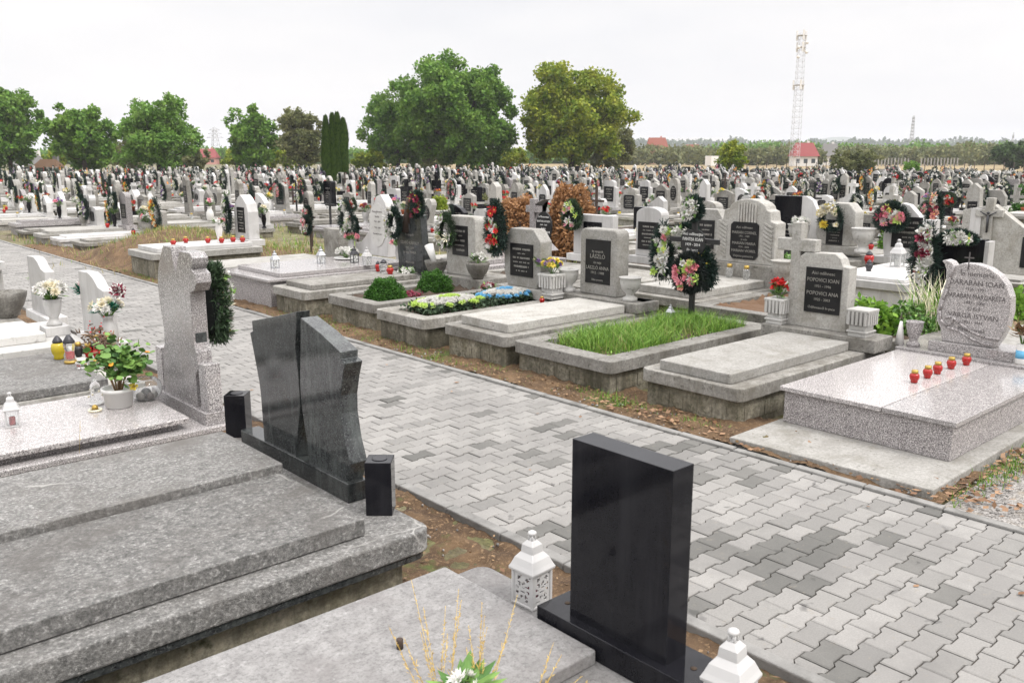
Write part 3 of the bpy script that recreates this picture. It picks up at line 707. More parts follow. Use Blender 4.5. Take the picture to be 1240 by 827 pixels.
for _ in range(420):
    x, y = (rg.uniform(5.38, 7.2), rg.uniform(1.5, 2.1)) if rg.random() < .5 else (rg.uniform(5.37, 5.7), rg.uniform(2, 9))
    r_ = rg.uniform(.006, .016); pb.blob((x, y, .02), r_, 'pebble', 5, 3, (1, rg.uniform(.6, 1), .6))
for _ in range(90): pb.blob((rg.uniform(2.3, 3.0), rg.uniform(1.3, 5), .0), rg.uniform(.004, .012), 'pebble', 5, 3)
stuff(pb.build('pebbles'), 'small grey stones scattered on the soil edging of the path', 'stones')
gr = MB()
for cx, cy, sx, sy, n in ((5.62, 5.0, .07, .28, 420), (5.6, 4.0, .05, .12, 200), (5.55, 8.6, .1, .6, 500), (5.6, 10.4, .12, .5, 400), (5.5, 16.3, .1, .9, 400), (6.55, 1.98, .5, .05, 420), (5.6, 14.5, .1, .5, 300), (5.6, 6.4, .05, .2, 160), (5.45, 7.2, .04, .5, 160)):
    P = np.stack([rg.normal(cx, sx, n), rg.normal(cy, sy, n), np.full(n, .0)], 1); P = P[P[:, 0] > 5.38]; blades(P, .07, .006, 'grass_blade', gr, rg, .8)
P = scatter(8.3, 8.75, 3, 16, 1500, -.02); blades(P, .16, .009, 'grass_blade', gr, rg, .7)
P = np.stack([rg.normal(8.0, 1.1, 5000), rg.normal(19.0, 1.2, 5000), np.zeros(5000)], 1); P[:, 2] = [max(0, mound(x, y)) for x, y, _ in P]
blades(P[:2500], .12, .012, 'grass_dry', gr, rg, .8); blades(P[2500:3600], .12, .012, 'grass_blade', gr, rg, .8)
def rowgrass(n, dmax, h, wd):
    d = np.sqrt(rg.uniform(12**2, dmax**2, n)); a = np.radians(rg.uniform(11, 73, n)); x, y = d*np.sin(a), d*np.cos(a)
    k = (np.sin(x * .9 + 2) * np.sin(y * .55 + 1) + rg.normal(0, .35, n)) > .25
    k &= (x > 8.6) | ((y > 16.8) & (x > 5.6))
    return np.stack([x, y, np.full(n, -.02)], 1)[k]
P = rowgrass(42000, 42, .2, .02); blades(P[::2], .17, .02, 'grass_blade', gr, rg, .7); blades(P[1::2], .2, .02, 'grass_dry', gr, rg, .8)
stuff(gr.build('grass'), 'green and straw coloured grass growing between the graves', 'grass')

# ================================================================ LEFT BANK (our side of the path)
LG = 'graves on our side of the path'
# A: double grave under the plain black headstone
o = MB().box((-.9, .75, -.1), (2.14, 2.55, .29), 'concrete_wall').build('grave', None, (0, 0, 0))
c = MB().prism_z(rrect(-.95, .70, 2.24, 2.69, .06), .29, .40, 'limestone_smooth').build('cap', o); bevel(c, .012)
s = MB().prism_z(rrect(-.5, 1.84, 2.035, 2.69, .01, 2), .401, .452, 'limestone_smooth').build('slab', o); bevel(s, .006)
tag(o, 'double grave of pale grey stone slabs under the plain black headstone', 'grave', LG); reg(o, c, s)
o = MB().prism_x([(1.585, .49), (2.02, .49), (2.02, 1.155), (1.585, 1.155)], 2.085, 2.19, 'granite_black').build('headstone'); bevel(o, .002)
p = MB().box((2.045, 1.44, .40), (2.235, 2.15, .492), 'granite_black').build('plinth', o); bevel(p, .003)
h_ = MB().lathe([(.011, .4925), (.011, .4935)], 'soil', 14, (2.14, 2.085, 0)).build('dowel_hole', o)
MB().lathe([(.011, .4925), (.011, .4935)], 'soil', 14, (2.14, 1.515, 0)).build('dowel_hole', o)
tag(o, 'plain polished black rectangular headstone beside the paved path', 'headstone'); reg(o, p, h_)
lantern_obj((2.165, 2.305, .40), 'white pierced lantern standing at the left end of the plain black headstone', .84, 'white_paint', 'petal_wine', R(4), 'white grave lanterns', 'lattice')
lantern_obj((2.10, 1.35, .40), 'white pierced lantern at the bottom edge, right of the plain black headstone', .90, 'white_paint', 'petal_wine', R(8), 'white grave lanterns', 'lattice')
tag(MB().lathe([(.012, 0), (.012, .035), (.009, .037)], 'wood_dark', 12).build('metal_pin', None, (1.54, 2.30, .452)), 'short rusty pin sticking out of the pale grave slab', 'pin')
# dry feathery weeds and asters at the bottom edge
w_ = MB(); rgw = np.random.default_rng(4)
def plume(mb, base, tip, n, ln, mat):
    base = np.array(base); tip = np.array(tip); mb.tube(base, tip, .0012, .0006, mat, 4)
    for i in range(n):
        t_ = rgw.uniform(.35, 1); p = base + (tip - base) * t_; d = (tip - base) / np.linalg.norm(tip - base) * .6 + rgw.normal(0, .35, 3); w2 = np.cross(d, rgw.normal(size=3)); w2 /= np.linalg.norm(w2)
        L = ln * (1.15 - t_) * rgw.uniform(.5, 1.2); mb.quads([[p, p + d*L*.5 + w2*.0014, p + d*L, p + d*L*.5 - w2*.0014]], mat)
for bx, by, dx, dy, hh, nn in ((1.42, 1.93, .02, .14, .38, 9), (1.50, 1.84, .12, .10, .33, 8), (1.62, 1.74, .10, .02, .16, 4), (1.72, 1.66, .08, .0, .07, 10)):
    for k in range(nn):
        b_ = (bx + rgw.uniform(-.03, .03), by + rgw.uniform(-.03, .03), .40); plume(w_, b_, (b_[0] + dx + rgw.uniform(-.10, .10), by + dy + rgw.uniform(-.10, .08), .42 + hh * rgw.uniform(.5, 1.1)), 75, .034, 'weed_gold')
wo_ = w_.build('weed'); tag(wo_, 'feathery golden weed sprigs in front of the pale slab', 'weed')
bouquet_obj((1.47, 1.86, .50), .05, .085, 5, ['petal_white'], 'white asters with green leaves at the bottom edge of the picture', name='aster', kinds=('mum', 'daisy'), n=5, fr=.034)

# B: double grave with the split dark granite headstone
o = MB().box((-.9, 3.13, -.1), (2.12, 4.9, .33), 'concrete_wall').build('grave')
c = MB().prism_z(rrect(-.95, 3.04, 2.235, 5.04, .07), .345, .45, 'limestone').build('cap', o); bevel(c, .010)
l = MB().prism_z(rrect(-.93, 3.055, 2.22, 5.03, .07), .31, .345, 'granite_dark').build('lower_band', o)
s1 = MB().prism_z(rrect(-.9, 3.165, 1.955, 3.955, .006, 1), .455, .533, 'limestone').build('slab', o); bevel(s1, .007)
s2 = MB().prism_z(rrect(-.9, 3.965, 1.975, 4.70, .006, 1), .453, .572, 'limestone').build('slab', o); bevel(s2, .007)
tag(o, 'broad double grave of rough grey cracked stone slabs with the split dark headstone', 'grave', LG); reg(o, c, l, s1, s2)
hb = empty('headstone', (2.1, 4.0, .45)); tag(hb, 'dark veined granite headstone split in two curved halves on one base', 'headstone')
p = MB().box((-.005, -.46, 0), (.11, .72, .10), 'granite_dark').build('plinth', hb); bevel(p, .004)
def half(pts, x0, x1, name='slab_half'):
    return bevel(MB().prism_x([(y * 1.028 - 4.0, 2.1 - (2.1 - z) * 1.028 - .45) for y, z in pts], x0 - 2.1, x1 - 2.1, 'granite_dark').build(name, hb), .003)
def smooth_pts(P, keep=()):
    out = []
    for i in range(len(P)): out.append(P[i])
    return out
a1 = half([(4.325, .545), (3.98, .545), (3.955, .66), (3.91, .83), (3.895, .93), (3.90, 1.05), (3.92, 1.16), (3.90, 1.26), (3.885, 1.36), (4.12, 1.305), (4.39, 1.245), (4.385, 1.19), (4.42, 1.175), (4.385, 1.06), (4.345, .92), (4.335, .85), (4.33, .72)], 2.108, 2.185)
a2 = half([(3.825, .545), (3.50, .545), (3.435, .69), (3.478, .80), (3.503, .92), (3.50, 1.01), (3.475, 1.10), (3.445, 1.175), (3.485, 1.188), (3.482, 1.222), (3.66, 1.285), (3.848, 1.335), (3.855, 1.27), (3.868, 1.15), (3.885, 1.03), (3.887, .93), (3.88, .86), (3.845, .70)], 2.108, 2.205)
reg(hb, p, a1, a2)
def pillar(loc, rz, label, z=.29):
    o = MB().box((-.062, -.062, 0), (.062, .062, z), 'granite_black').build('flower_pillar', None, loc); o.rotation_euler = (0, 0, rz); bevel(o, .003)
    h = MB().lathe([(.036, z + .0008), (.036, z + .003), (.030, z + .003)], 'metal_dark', 20).build('flower_hole', o)
    tag(o, label, 'flower holder', 'granite flower pillars'); reg(o, h)
pillar((2.165, 3.36, .45), R(-42), 'black granite flower pillar right of the split dark headstone', .262)
pillar((2.18, 4.93, .45), R(-42), 'black granite flower pillar left of the split dark headstone', .262)

# C: pinkish granite grave with the tall broken-edged headstone
o = MB().box((-.9, 5.54, -.1), (2.33, 6.80, .315), 'granite_rough').build('grave')
c = MB().prism_z(rrect(-.95, 5.48, 2.385, 6.86, .01, 1), .315, .355, 'granite_pink').build('cap', o); bevel(c, .008)
s0 = MB().prism_z(rrect(-.9, 5.60, 2.06, 6.52, .006, 1), .356, .400, 'granite_rough').build('riser', o)
s1 = MB().prism_z(rrect(-.95, 5.535, 2.115, 6.57, .01, 1), .400, .438, 'granite_pink').build('slab', o); bevel(s1, .009)
tag(o, 'polished pinkish granite grave with lantern, flower pot and glass bowl on it', 'grave', LG); reg(o, c, s0, s1)
hc = empty('headstone', (2.2, 6.0, .355)); tag(hc, 'tall pinkish grey granite headstone with broken carved top and wreath behind', 'headstone')
p = bevel(MB().box((.02, -.47, 0), (.20, .50, .085), 'granite_grey').build('plinth', hc), .004)
def hy(P): return [(y * 1.061 - 6.0, max(.084, 2.1 - (2.1 - z) * 1.061 - .355)) for y, z in P]
st1 = bevel(MB().prism_x(hy([(5.95, .44), (5.40, .44), (5.39, .60), (5.39, .74), (5.335, .80), (5.345, .90), (5.375, .97), (5.375, 1.28), (5.31, 1.295), (5.265, 1.35), (5.275, 1.405), (5.335, 1.43), (5.30, 1.46), (5.29, 1.50), (5.34, 1.53), (5.50, 1.53), (5.53, 1.48), (5.585, 1.385), (5.61, 1.45), (5.635, 1.545), (5.77, 1.545), (5.82, 1.48), (5.88, 1.40), (5.905, 1.33), (5.92, 1.26), (5.90, 1.10), (5.87, .98), (5.88, .88), (5.92, .82), (5.93, .74), (5.95, .60)]), .045, .15, 'granite_grey').build('stone', hc), .005)
bk = bevel(MB().box((.06, -.303, .47), (.135, -.27, .60), 'granite_dark').build('name_plate', hc), .002)
cp = bevel(MB().prism_x([(-.46, .085), (-.34, .085), (-.34, .40), (-.45, .41)], .045, .15, 'granite_grey').build('side_column', hc), .006)
cp2 = bevel(MB().box((.05, .34, .085), (.17, .45, .40), 'granite_grey').build('side_column', hc), .006)
reg(hc, p, st1, bk, cp, cp2)
wreath_obj((2.44, 5.84, 1.12), .30, .54, 31, ['needle_pine', 'petal_white', 'petal_white', 'petal_cream'], 'full', 'green pine wreath with white flowers hung behind the broken-edged headstone', rz=R(176), fr=.05)
lantern_obj((1.205, 6.10, .438), 'small white lantern with red candle on the pinkish granite slab', .62, 'white_paint', 'red_glass', R(-12), 'white grave lanterns')
# pot plant
pm_ = MB().lathe([(.075, 0), (.085, .004), (.097, .11), (.108, .112), (.108, .135), (.096, .135), (.09, .115), (.001, .114)], 'plastic_white', 28).build('flower_pot', None, (1.86, 6.11, .438))
tag(pm_, 'round white plastic flower pot holding a green geranium', 'flower pot')
pl = MB(); rgp = np.random.default_rng(9); stems = MB()
for k in range(13):
    a = rgp.uniform(0, 6.28); r_ = rgp.uniform(.02, .15); top = np.array([r_*math.cos(a), r_*math.sin(a), rgp.uniform(.12, .27)]); stems.tube((.2*top[0], .2*top[1], -.015), top, .005, .004, 'dry', 5)
    n = 34; P = top + rgp.normal(0, (.06, .06, .04), (n, 3)); 
    for p_ in P:
        nrm = rgp.normal(0, .5, 3) + (0, 0, 1); u, v, n_ = basis(nrm); aa = np.linspace(0, 2*math.pi, 8)[:-1]; rr_ = rgp.uniform(.016, .034) * (1 + .12 * np.cos(aa * 5))
        pl.quads([[p_ + u*math.cos(t)*q + v*math.sin(t)*q - n_*.004*math.cos(3*t) for t, q in zip(aa, rr_)]], 'leaf_green' if rgp.random() < .98 else 'petal_orange')
st_ = stems.build('geranium', None, (1.86, 6.11, .555)); lv = pl.build('leaves', st_)
fl_ = MB()
for p_ in ((-.03, -.10, .17), (.09, -.09, .10), (-.12, .0, .14), (.02, -.13, .08)): flower(fl_, p_, (-.6, -.8, .2), .02, 'small', 'petal_white', None, rgp)
flower(fl_, (.075, -.10, .03), (-.6, -.8, .2), .035, 'rose', 'petal_yellow', None, rgp); flower(fl_, (.13, -.02, .17), (-.6, -.8, .2), .03, 'rose', 'petal_salmon', None, rgp)
fo = fl_.build('blossom', st_); tag(st_, 'bushy green geranium with few blossoms in the white pot', 'potted plant'); reg(st_, lv, fo)
# glass bowl
b_ = MB().lathe([(.05, 0), (.085, .012), (.108, .055), (.112, .085), (.10, .125), (.075, .150), (.068, .153), (.066, .150), (.073, .146), (.097, .122), (.108, .085), (.104, .057), (.082, .016), (.05, .005), (.001, .004)], 'clear_glass', 32)
bo_ = b_.build('glass_bowl', None, (2.065, 6.17, .438)); tag(bo_, 'round clear glass bowl with dark pebbles beside the white pot', 'glass bowl')
pe = MB(); pe.blob((.0, .0, .045), .036, 'metal_dark', 12, 8, (1, 1, 1.1)); pe.blob((.045, -.02, .032), .028, 'pebble', 10, 6); pe.blob((-.045, -.01, .032), .030, 'pebble', 10, 6); pe.blob((.01, -.05, .03), .026, 'wood_dark', 10, 6); pe.blob((0, .045, .03), .03, 'dry', 10, 6)
tag(pe.build('pebble', None, (2.065, 6.17, .438)), 'smooth dark pebbles lying in the round glass bowl', 'pebbles')
g_ = MB(); n = 20
for k in range(n):
    a, b2 = 2*math.pi*k/n, 2*math.pi*(k+1)/n; g_.tube((.038*math.cos(a), .038*math.sin(a), .008), (.038*math.cos(b2), .038*math.sin(b2), .008), .008, .008, 'petal_cream', 6)
g_.blob((0, 0, .024), .021, 'gold', 12, 8); tag(g_.build('ring_ornament', None, (1.70, 6.10, .438)), 'small cream ring with a gold ball in front of the white pot', 'ornament')
a_ = MB().lathe([(.038, 0), (.045, .01), (.034, .05), (.028, .10), (.036, .13), (.012, .17), (.001, .18)], 'clear_glass', 18).build('glass_lantern', None, (1.76, 6.27, .438))
b2_ = MB().lathe([(.046, .0), (.05, .012), (.044, .014)], 'plastic_white', 18); 
for k in range(6): b2_.blob((.044*math.cos(k), .044*math.sin(k), .06 + .02*(k % 3)), .008, 'petal_cream', 6, 4)
k_ = b2_.build('collar', a_); tag(a_, 'clear glass candle jar with cream beads behind the white pot', 'candle jar'); reg(a_, k_)
w2 = MB(); rgw = np.random.default_rng(8); plume(w2, (1.42, 5.50, .36), (1.44, 5.49, .56), 40, .02, 'weed_gold'); tag(w2.build('weed'), 'single yellow weed sprig growing at the edge of the pinkish grave', 'weed')

# D: low pale graves with the two white steles
def lgrave(y0, y1, xe, zc, zs, label, mat='concrete_pale', sy=(.1, .15), xs=.35, cs='concrete'):
    o = MB().box((-.9, y0 + .04, -.1), (xe - .05, y1 - .04, zc - .09), 'concrete_wall').build('grave')
    c = bevel(MB().prism_z(rrect(-.95, y0, xe, y1, .03, 2), zc - .09, zc, cs).build('cap', o), .008)
    s = bevel(MB().prism_z(rrect(-.9, y0 + sy[0], xe - xs, y1 - sy[1], .01, 1), zc + .001, zs, mat).build('slab', o), .008)
    tag(o, label, 'grave', LG); reg(o, c, s); return o
lgrave(6.90, 8.28, 2.32, .385, .455, 'low pale grave crowded with candles before a white stele', 'limestone', (.0, .1), .28, 'concrete_pale')
lgrave(8.62, 10.05, 2.42, .42, .50, 'pale stone grave with a slab, vase block and second white stele', 'marble_dirty', (.28, .3), .30, 'marble_dirty')
lgrave(10.2, 11.5, 2.40, .30, .42, 'old concrete grave with a raised slab beside the concrete urn', 'concrete_pale', (.1, .15), .55)
lgrave(11.7, 13.1, 2.40, .30, .36, 'far low concrete grave behind the tilted cross with wreath', 'concrete_pale', (.1, .1), .5)
def stele(loc, pts, label):
    o = bevel(MB().prism_x(pts, 0, .10, 'marble').build('headstone', None, loc), .006)
    p = bevel(MB().box((-.05, -.42, -.09), (.16, .42, 0), 'marble').build('plinth', o), .006); tag(o, label, 'headstone', 'white marble steles'); reg(o, p)
wv = lambda W, H: [(-W/2, 0), (W/2, 0), (W/2, H), (W*.1, H + .01), (0, H - .005), (-W*.12, H - .03), (-W*.28, H - .10), (-W/2, H - .12)]
stele((2.47, 8.62, .46), wv(.70, .59), 'white marble stele with stepped wavy top, seen from behind flower vases')
stele((2.47, 10.50, .44), wv(.66, .60), 'white marble stele with wavy top behind the white rose bouquet')
o = MB().box((-.11, -.11, 0), (.11, .11, .09), 'marble').build('vase', None, (2.28, 9.22, .42)); bevel(o, .006)
v = vase_mesh('classic', 'marble', .9).build('bowl', o); v.location = (0, 0, .09); tag(o, 'white marble vase on a square block holding white roses', 'vase'); reg(o, v)
bouquet_obj((2.28, 9.22, .76), .15, .16, 12, ['petal_white', 'petal_white', 'petal_cream'], 'bouquet of white roses in the white marble vase', n=34, fr=.055)
vase_obj('jug', (2.40, 7.98, .46), 'marble', 'pale jug-shaped vase with red and white chrysanthemums', .78)
bouquet_obj((2.40, 7.98, .75), .13, .13, 15, ['petal_cream', 'petal_white', 'petal_cream'], 'pale chrysanthemums with teal leaves in the jug-shaped vase', n=16, leaf='leaf_teal', fr=.055)
f2 = MB(); flower(f2, (0, 0, 0), (-.6, -.6, .5), .085, 'ball', 'petal_wine', None, rng, 'petal_white'); tag(f2.build('chrysanthemum', None, (2.46, 7.83, .98)), 'large red and white chrysanthemum in the jug-shaped vase', 'flower')
bouquet_obj((2.52, 9.05, .80), .05, .10, 17, ['petal_pink', 'petal_white'], 'pink chrysanthemum with teal leaves behind the front white stele', n=7, leaf='leaf_teal', fr=.065)
bouquet_obj((2.62, 11.05, .70), .09, .16, 18, ['petal_white', 'petal_cream'], 'small white bouquet beyond the far white stele', n=8, fr=.05)
# candles
CG = 'candles on the low pale grave'
candle_obj((1.95, 7.86, .455), 'yellow glass grave candle with dark lid', 'yellow_glass', 'metal_dark', .052, .19, CG)
o = MB().lathe([(.042, 0), (.045, .02), (.036, .03), (.034, .09), (.046, .15), (.043, .17)], 'clear_glass', 18).build('grave_candle', None, (1.98, 7.64, .455))
k1 = MB().lathe([(.024, .035), (.026, .04), (.026, .10), (.001, .10)], 'wax_red', 14).build('wax', o); k2 = MB().lathe([(.045, .17), (.047, .18), (.030, .21), (.014, .235), (.001, .24)], 'metal_dark', 14).build('lid', o); k3 = MB().lathe([(.048, 0), (.05, .015), (.044, .025)], 'gold', 18).build('foot', o)
tag(o, 'tall clear glass grave candle with red wax and grey lid', 'candle', CG); reg(o, k1, k2, k3)
candle_obj((1.99, 7.38, .455), 'clear round candle glass with cream wax near the geranium', 'clear_glass', 'petal_cream', .045, .085, CG)
candle_obj((2.10, 7.84, .455), 'dark candle glass with gold lid behind the tall red one', 'metal_dark', 'gold', .034, .13, CG)
candle_obj((2.16, 7.78, .455), 'red candle glass with gold lid beside the pine cones', 'red_glass', 'gold', .034, .12, CG)
candle_obj((2.20, 7.68, .455), 'small orange red candle glass nearest the pine cones', 'red_glass', 'wax_red', .034, .10, CG)
cn = MB(); rgc = np.random.default_rng(5)
P = rgc.normal(0, (.06, .13, .05), (170, 3)) + (0, 0, .12)
for p_ in P:
    d = rgc.normal(size=3); d[2] = abs(d[2]); cn.tube(p_, p_ + d / np.linalg.norm(d) * .045, .009, .002, 'dry_cone', 5, False)
for _ in range(5): cn.blob((rgc.normal(0, .05), rgc.normal(0, .12), .14), .018, 'gold', 8, 6)
for p_ in rgc.normal(0, (.05, .14, .05), (24, 3)) + (0, 0, .2): cn.blob(p_, .006, 'petal_red', 5, 4)
cn.tube((0, 0, 0), (0, 0, .1), .06, .09, 'wood_dark', 12)
tag(cn.build('cone_arrangement', None, (2.27, 7.80, .455)), 'dry arrangement of pine cones and red berries before the jug-shaped vase', 'dried arrangement')
# far left: concrete urn, tilted cross with wreath
vase_obj('bowl', (2.32, 11.30, .30), 'concrete', 'grey weathered concrete urn at the left edge beyond the steles', 1.15, 'urn')
o = MB(); o.box((-.05, -.06, 0), (.03, .04, .85), 'marble'); cr_ = empty('grave_cross', (2.36, 11.75, .28)); ca = o.build('post', cr_); cb = MB().box((-.052, -.25, .55), (.032, .25, .64), 'marble').build('crossbar', cr_); cc_ = MB().box((-.15, -.22, 0), (.14, .16, .10), 'concrete_pale').build('foot', cr_)
tag(cr_, 'white stone cross with a wreath at the left edge', 'cross'); reg(cr_, ca, cb, cc_)
wreath_obj((2.26, 11.50, 1.03), .36, .62, 33, ['needle_pine', 'petal_pink', 'petal_white', 'petal_salmon'], 'full', 'dark wreath with pink and white flowers on the white cross at left edge')
# ================================================================ ACROSS THE PATH: the first row
RG_ = 'graves in the first row across the path'
def yc(y0, y1): return (y0 + y1) / 2
def rgrave(x, y0, y1, L, h, top, label, **k): return grave((x, yc(y0, y1), 0), L, y1 - y0, h, top, label, RG_, **k)
# 1: big pinkish granite tomb
o = MB().prism_z([(5.44, 2.12), (8.5, 2.16), (8.5, 3.62), (5.40, 3.60)], -.1, .062, 'concrete_pale').build('concrete_pad'); bevel(o, .008); tag(o, 'cracked pale concrete pad under the pinkish granite tomb', 'pad')
o = MB().box((6.05, 2.27, .064), (8.5, 3.55, .315), 'granite_rough').build('grave'); bevel(o, .004)
s1 = bevel(MB().prism_z(rrect(6.02, 2.765, 8.02, 3.58, .004, 1), .318, .352, 'granite_pink').build('slab', o), .010)
s2 = bevel(MB().prism_z(rrect(6.02, 2.24, 8.02, 2.757, .004, 1), .318, .352, 'granite_pink').build('slab', o), .010)
s3 = bevel(MB().box((8.02, 2.23, .318), (8.55, 3.6, .378), 'granite_pink').build('head_slab', o), .006)
tag(o, 'big polished pinkish granite tomb with five red candles on it', 'grave', RG_); reg(o, s1, s2, s3)
hg = empty('headstone', (8.17, 3.0, .378)); tag(hg, 'rounded pinkish granite headstone with engraved names and carved ribbon', 'headstone')
pl_ = bevel(MB().box((-.06, -.38, 0), (.28, .34, .088), 'granite_pink').build('plinth', hg), .005)
OL = [(3.245, .466), (2.80, .466), (2.755, .55), (2.715, .66), (2.70, .80), (2.712, .93), (2.755, 1.03), (2.82, 1.105), (2.91, 1.16), (3.02, 1.188), (3.13, 1.185), (3.205, 1.155), (3.235, 1.19), (3.285, 1.205), (3.315, 1.19), (3.29, 1.165), (3.27, 1.12), (3.262, 1.02), (3.28, .93), (3.305, .83), (3.318, .73), (3.31, .65), (3.27, .58)]
bd = bevel(MB().prism_x([(y - 3.0, z - .378) for y, z in OL], 0, .13, 'granite_pink').build('stone', hg), .008)
rb = MB()
def ribbon(P, r):
    for a, b in zip(P, P[1:]): rb.tube(a, b, r, r, 'granite_rough', 8)
ribbon([(-.008, y - 3, z - .378) for y, z in ((3.20, 1.15), (3.225, 1.05), (3.235, .95), (3.265, .84), (3.285, .74), (3.27, .66), (3.22, .615), (3.17, .64), (3.165, .69), (3.20, .70), (3.225, .68))], .011)
ribbon([(-.008, y - 3, z - .378) for y, z in ((3.17, .70), (3.10, .65), (3.00, .59), (2.88, .555), (2.76, .55))], .012); ribbon([(-.008, y - 3, z - .378) for y, z in ((3.20, .60), (3.10, .58), (3.00, .53), (2.90, .50), (2.80, .495))], .012)
rb = rb.build('carved_ribbon', hg)
tx = MB().add(text_mb([('În memoria', .062, .70), ('DARABAN IOAN', .062, .62), ('1926 - 1991', .036, .572), ('DARABAN MARGARETA', .062, .50), ('1931 - 2009', .036, .452), ('și fiul', .05, .395), ('VARGA ISTVAN', .062, .325), ('1953 - 1991', .036, .278), ('Pihenjenek', .055, .205)], 'lettering_dark', .50), Matrix.Translation((-.001, -.0, 0)))
tx.box((-.003, .075, .755), (.001, .085, .91), 'lettering_dark'); tx.box((-.0035, .04, .855), (.001, .12, .866), 'lettering_dark')
tx = tx.build('inscription', hg); reg(hg, pl_, bd, rb, tx)
for i, (x, y) in enumerate(((6.90, 2.92), (7.13, 2.915), (7.33, 2.92), (7.60, 2.92), (7.84, 2.89))):
    candle_obj((x, y, .352), ('red glass grave candle, first from the path on the pinkish tomb', 'red glass grave candle, second from the path on the pinkish tomb', 'red glass grave candle, middle one of five on the pinkish tomb', 'red glass grave candle, fourth from the path on the pinkish tomb', 'red glass grave candle on the pinkish tomb, next to its headstone')[i], group='five red candles on the pinkish granite tomb', r=.036, h=.105)
vase_obj('classic', (8.17, 3.50, .378), 'granite_rough', 'pinkish granite vase left of the rounded headstone', .8)
tag(MB().lathe([(.001, 0), (.045, .0), (.012, .22), (.001, .22)][::1], 'plastic_white', 16).build('plastic_cone', None, (8.15, 3.62, .378)), 'white plastic flower cone leaning by the granite vase', 'plastic cone')
v_ = MB().lathe([(.038, 0), (.042, .01), (.042, .17), (.036, .175)], 'plastic_white', 18); v_.lathe([(.0425, .05), (.0425, .12)], 'petal_blue', 18)
tag(v_.build('plastic_vase', None, (8.12, 2.56, .378)), 'blue and white plastic vase right of the rounded headstone', 'vase')
bouquet_obj((8.12, 2.56, .56), .07, .17, 41, ['dry', 'dry_cone'], 'withered brown bunch in the blue and white plastic vase', n=14, leaf='dry', fr=.035)

# 2: concrete tomb with the cross headstone
rgrave(5.80, 3.80, 4.72, 2.35, .33, 'slab', 'weathered concrete tomb with pale slab before the cross-topped headstone', seed=2, panels=True, slab_in=(.02, .10), head=.42, slab_t=.085, slab='concrete_pale')
ob = MB().box((7.74, 3.66, .331), (8.10, 4.86, .46), 'concrete').build('stone_step'); bevel(ob, .01); tag(ob, 'grey stone step under the cross-topped headstone', 'step')
hh = empty('headstone', (7.88, 4.3, .46)); tag(hh, 'pale headstone with offset stone cross and dark lettered plaque', 'headstone')
def part(mb, n, b=.008): return bevel(mb.build(n, hh), b)
k1 = part(MB().prism_x([(-.27, 0), (.30, 0), (.30, .66), (.20, .735), (-.11, .745), (-.17, .70), (-.20, .63), (-.27, .62)][::1], 0, .15, 'concrete_pale'), 'stone')
k2 = MB(); k2.box((-.006, .255, 0), (.12, .355, 1.02), 'concrete_pale'); k2.box((-.003, .10, .74), (.117, .51, .86), 'concrete_pale'); k2 = part(k2, 'cross')
pq = MB().box((-.014, -.20, .16), (.004, .17, .60), 'plaque'); pq.add(text_mb([('Aici odihnesc', .045, .535), ('POPOVICI IOAN', .052, .465), ('1921 - 1996', .036, .41), ('POPOVICI ANA', .052, .335), ('1925 - 2003', .036, .28), ('Odihnească în pace', .036, .20)], 'lettering', .33), Matrix.Translation((-.0145, -.015, 0))); k3 = pq.build('plaque', hh); reg(hh, k1, k2, k3)
square_urn((7.86, 4.74, .46), 'weathered white square urn left of the cross-topped headstone', 'square urns by the cross-topped headstone', .8)
square_urn((7.86, 3.86, .46), 'weathered white square urn right of the cross-topped headstone', 'square urns by the cross-topped headstone', .8)
bouquet_obj((7.86, 4.74, .70), .07, .20, 43, ['petal_red'], 'bright red rose bunch in the left square urn', n=6, kinds=('rose',), fr=.06)
# low leafy bed behind the pinkish tomb
rgrave(8.75, 3.75, 4.85, 2.1, .28, 'soil', 'old low grave bed full of leafy green plants behind the first row', seed=4)
def leafbush(loc, r, h, n, mat, size, label, cat='shrub', seed=0, name='shrub', group=None, core=None, flat=0, stem=True):
    rg = np.random.default_rng(seed); d = rg.normal(size=(n, 3)); d /= np.linalg.norm(d, axis=1)[:, None]; d[:, 2] = np.abs(d[:, 2]); q = rg.uniform(.55, 1.02, n)[:, None] ** .6
    lump = 1 + .12 * np.sin(d[:, :1] * 7 + seed) * np.cos(d[:, 1:2] * 6)
    P = d * q * lump * (r, r, h); mb = MB(); leaves(P, size, mat, mb, rg, flat)
    o = mb.build(name, None, loc); ks = []
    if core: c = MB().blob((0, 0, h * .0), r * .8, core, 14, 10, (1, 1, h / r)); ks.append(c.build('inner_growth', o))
    if stem: c = MB(); [c.tube((0, 0, -.02), tuple(d[i] * (r*.6, r*.6, h*.6)), .008, .004, 'bark', 5) for i in range(8)]; ks.append(c.build('stem', o))
    tag(o, label, cat, group); reg(o, *ks); return o
leafbush((9.25, 4.45, .24), .32, .34, 500, 'leaf_bed', .11, 'bright green broad-leaved plant in the low bed', 'plant', 3, 'plant')
leafbush((9.50, 4.12, .24), .30, .32, 800, 'leaf_green', .06, 'dense small-leaved green plant in the low bed', 'plant', 4, 'plant')
vg = MB(); P = np.stack([rng.normal(9.7, .10, 260), rng.normal(3.98, .12, 260), np.full(260, .25)], 1); blades(P[:130], .55, .018, 'grass_blade', vg, rng, .8); blades(P[130:], .58, .016, 'petal_cream', vg, rng, .8)
tag(vg.build('plant'), 'variegated cream and green grass clump behind the granite headstone', 'plant')

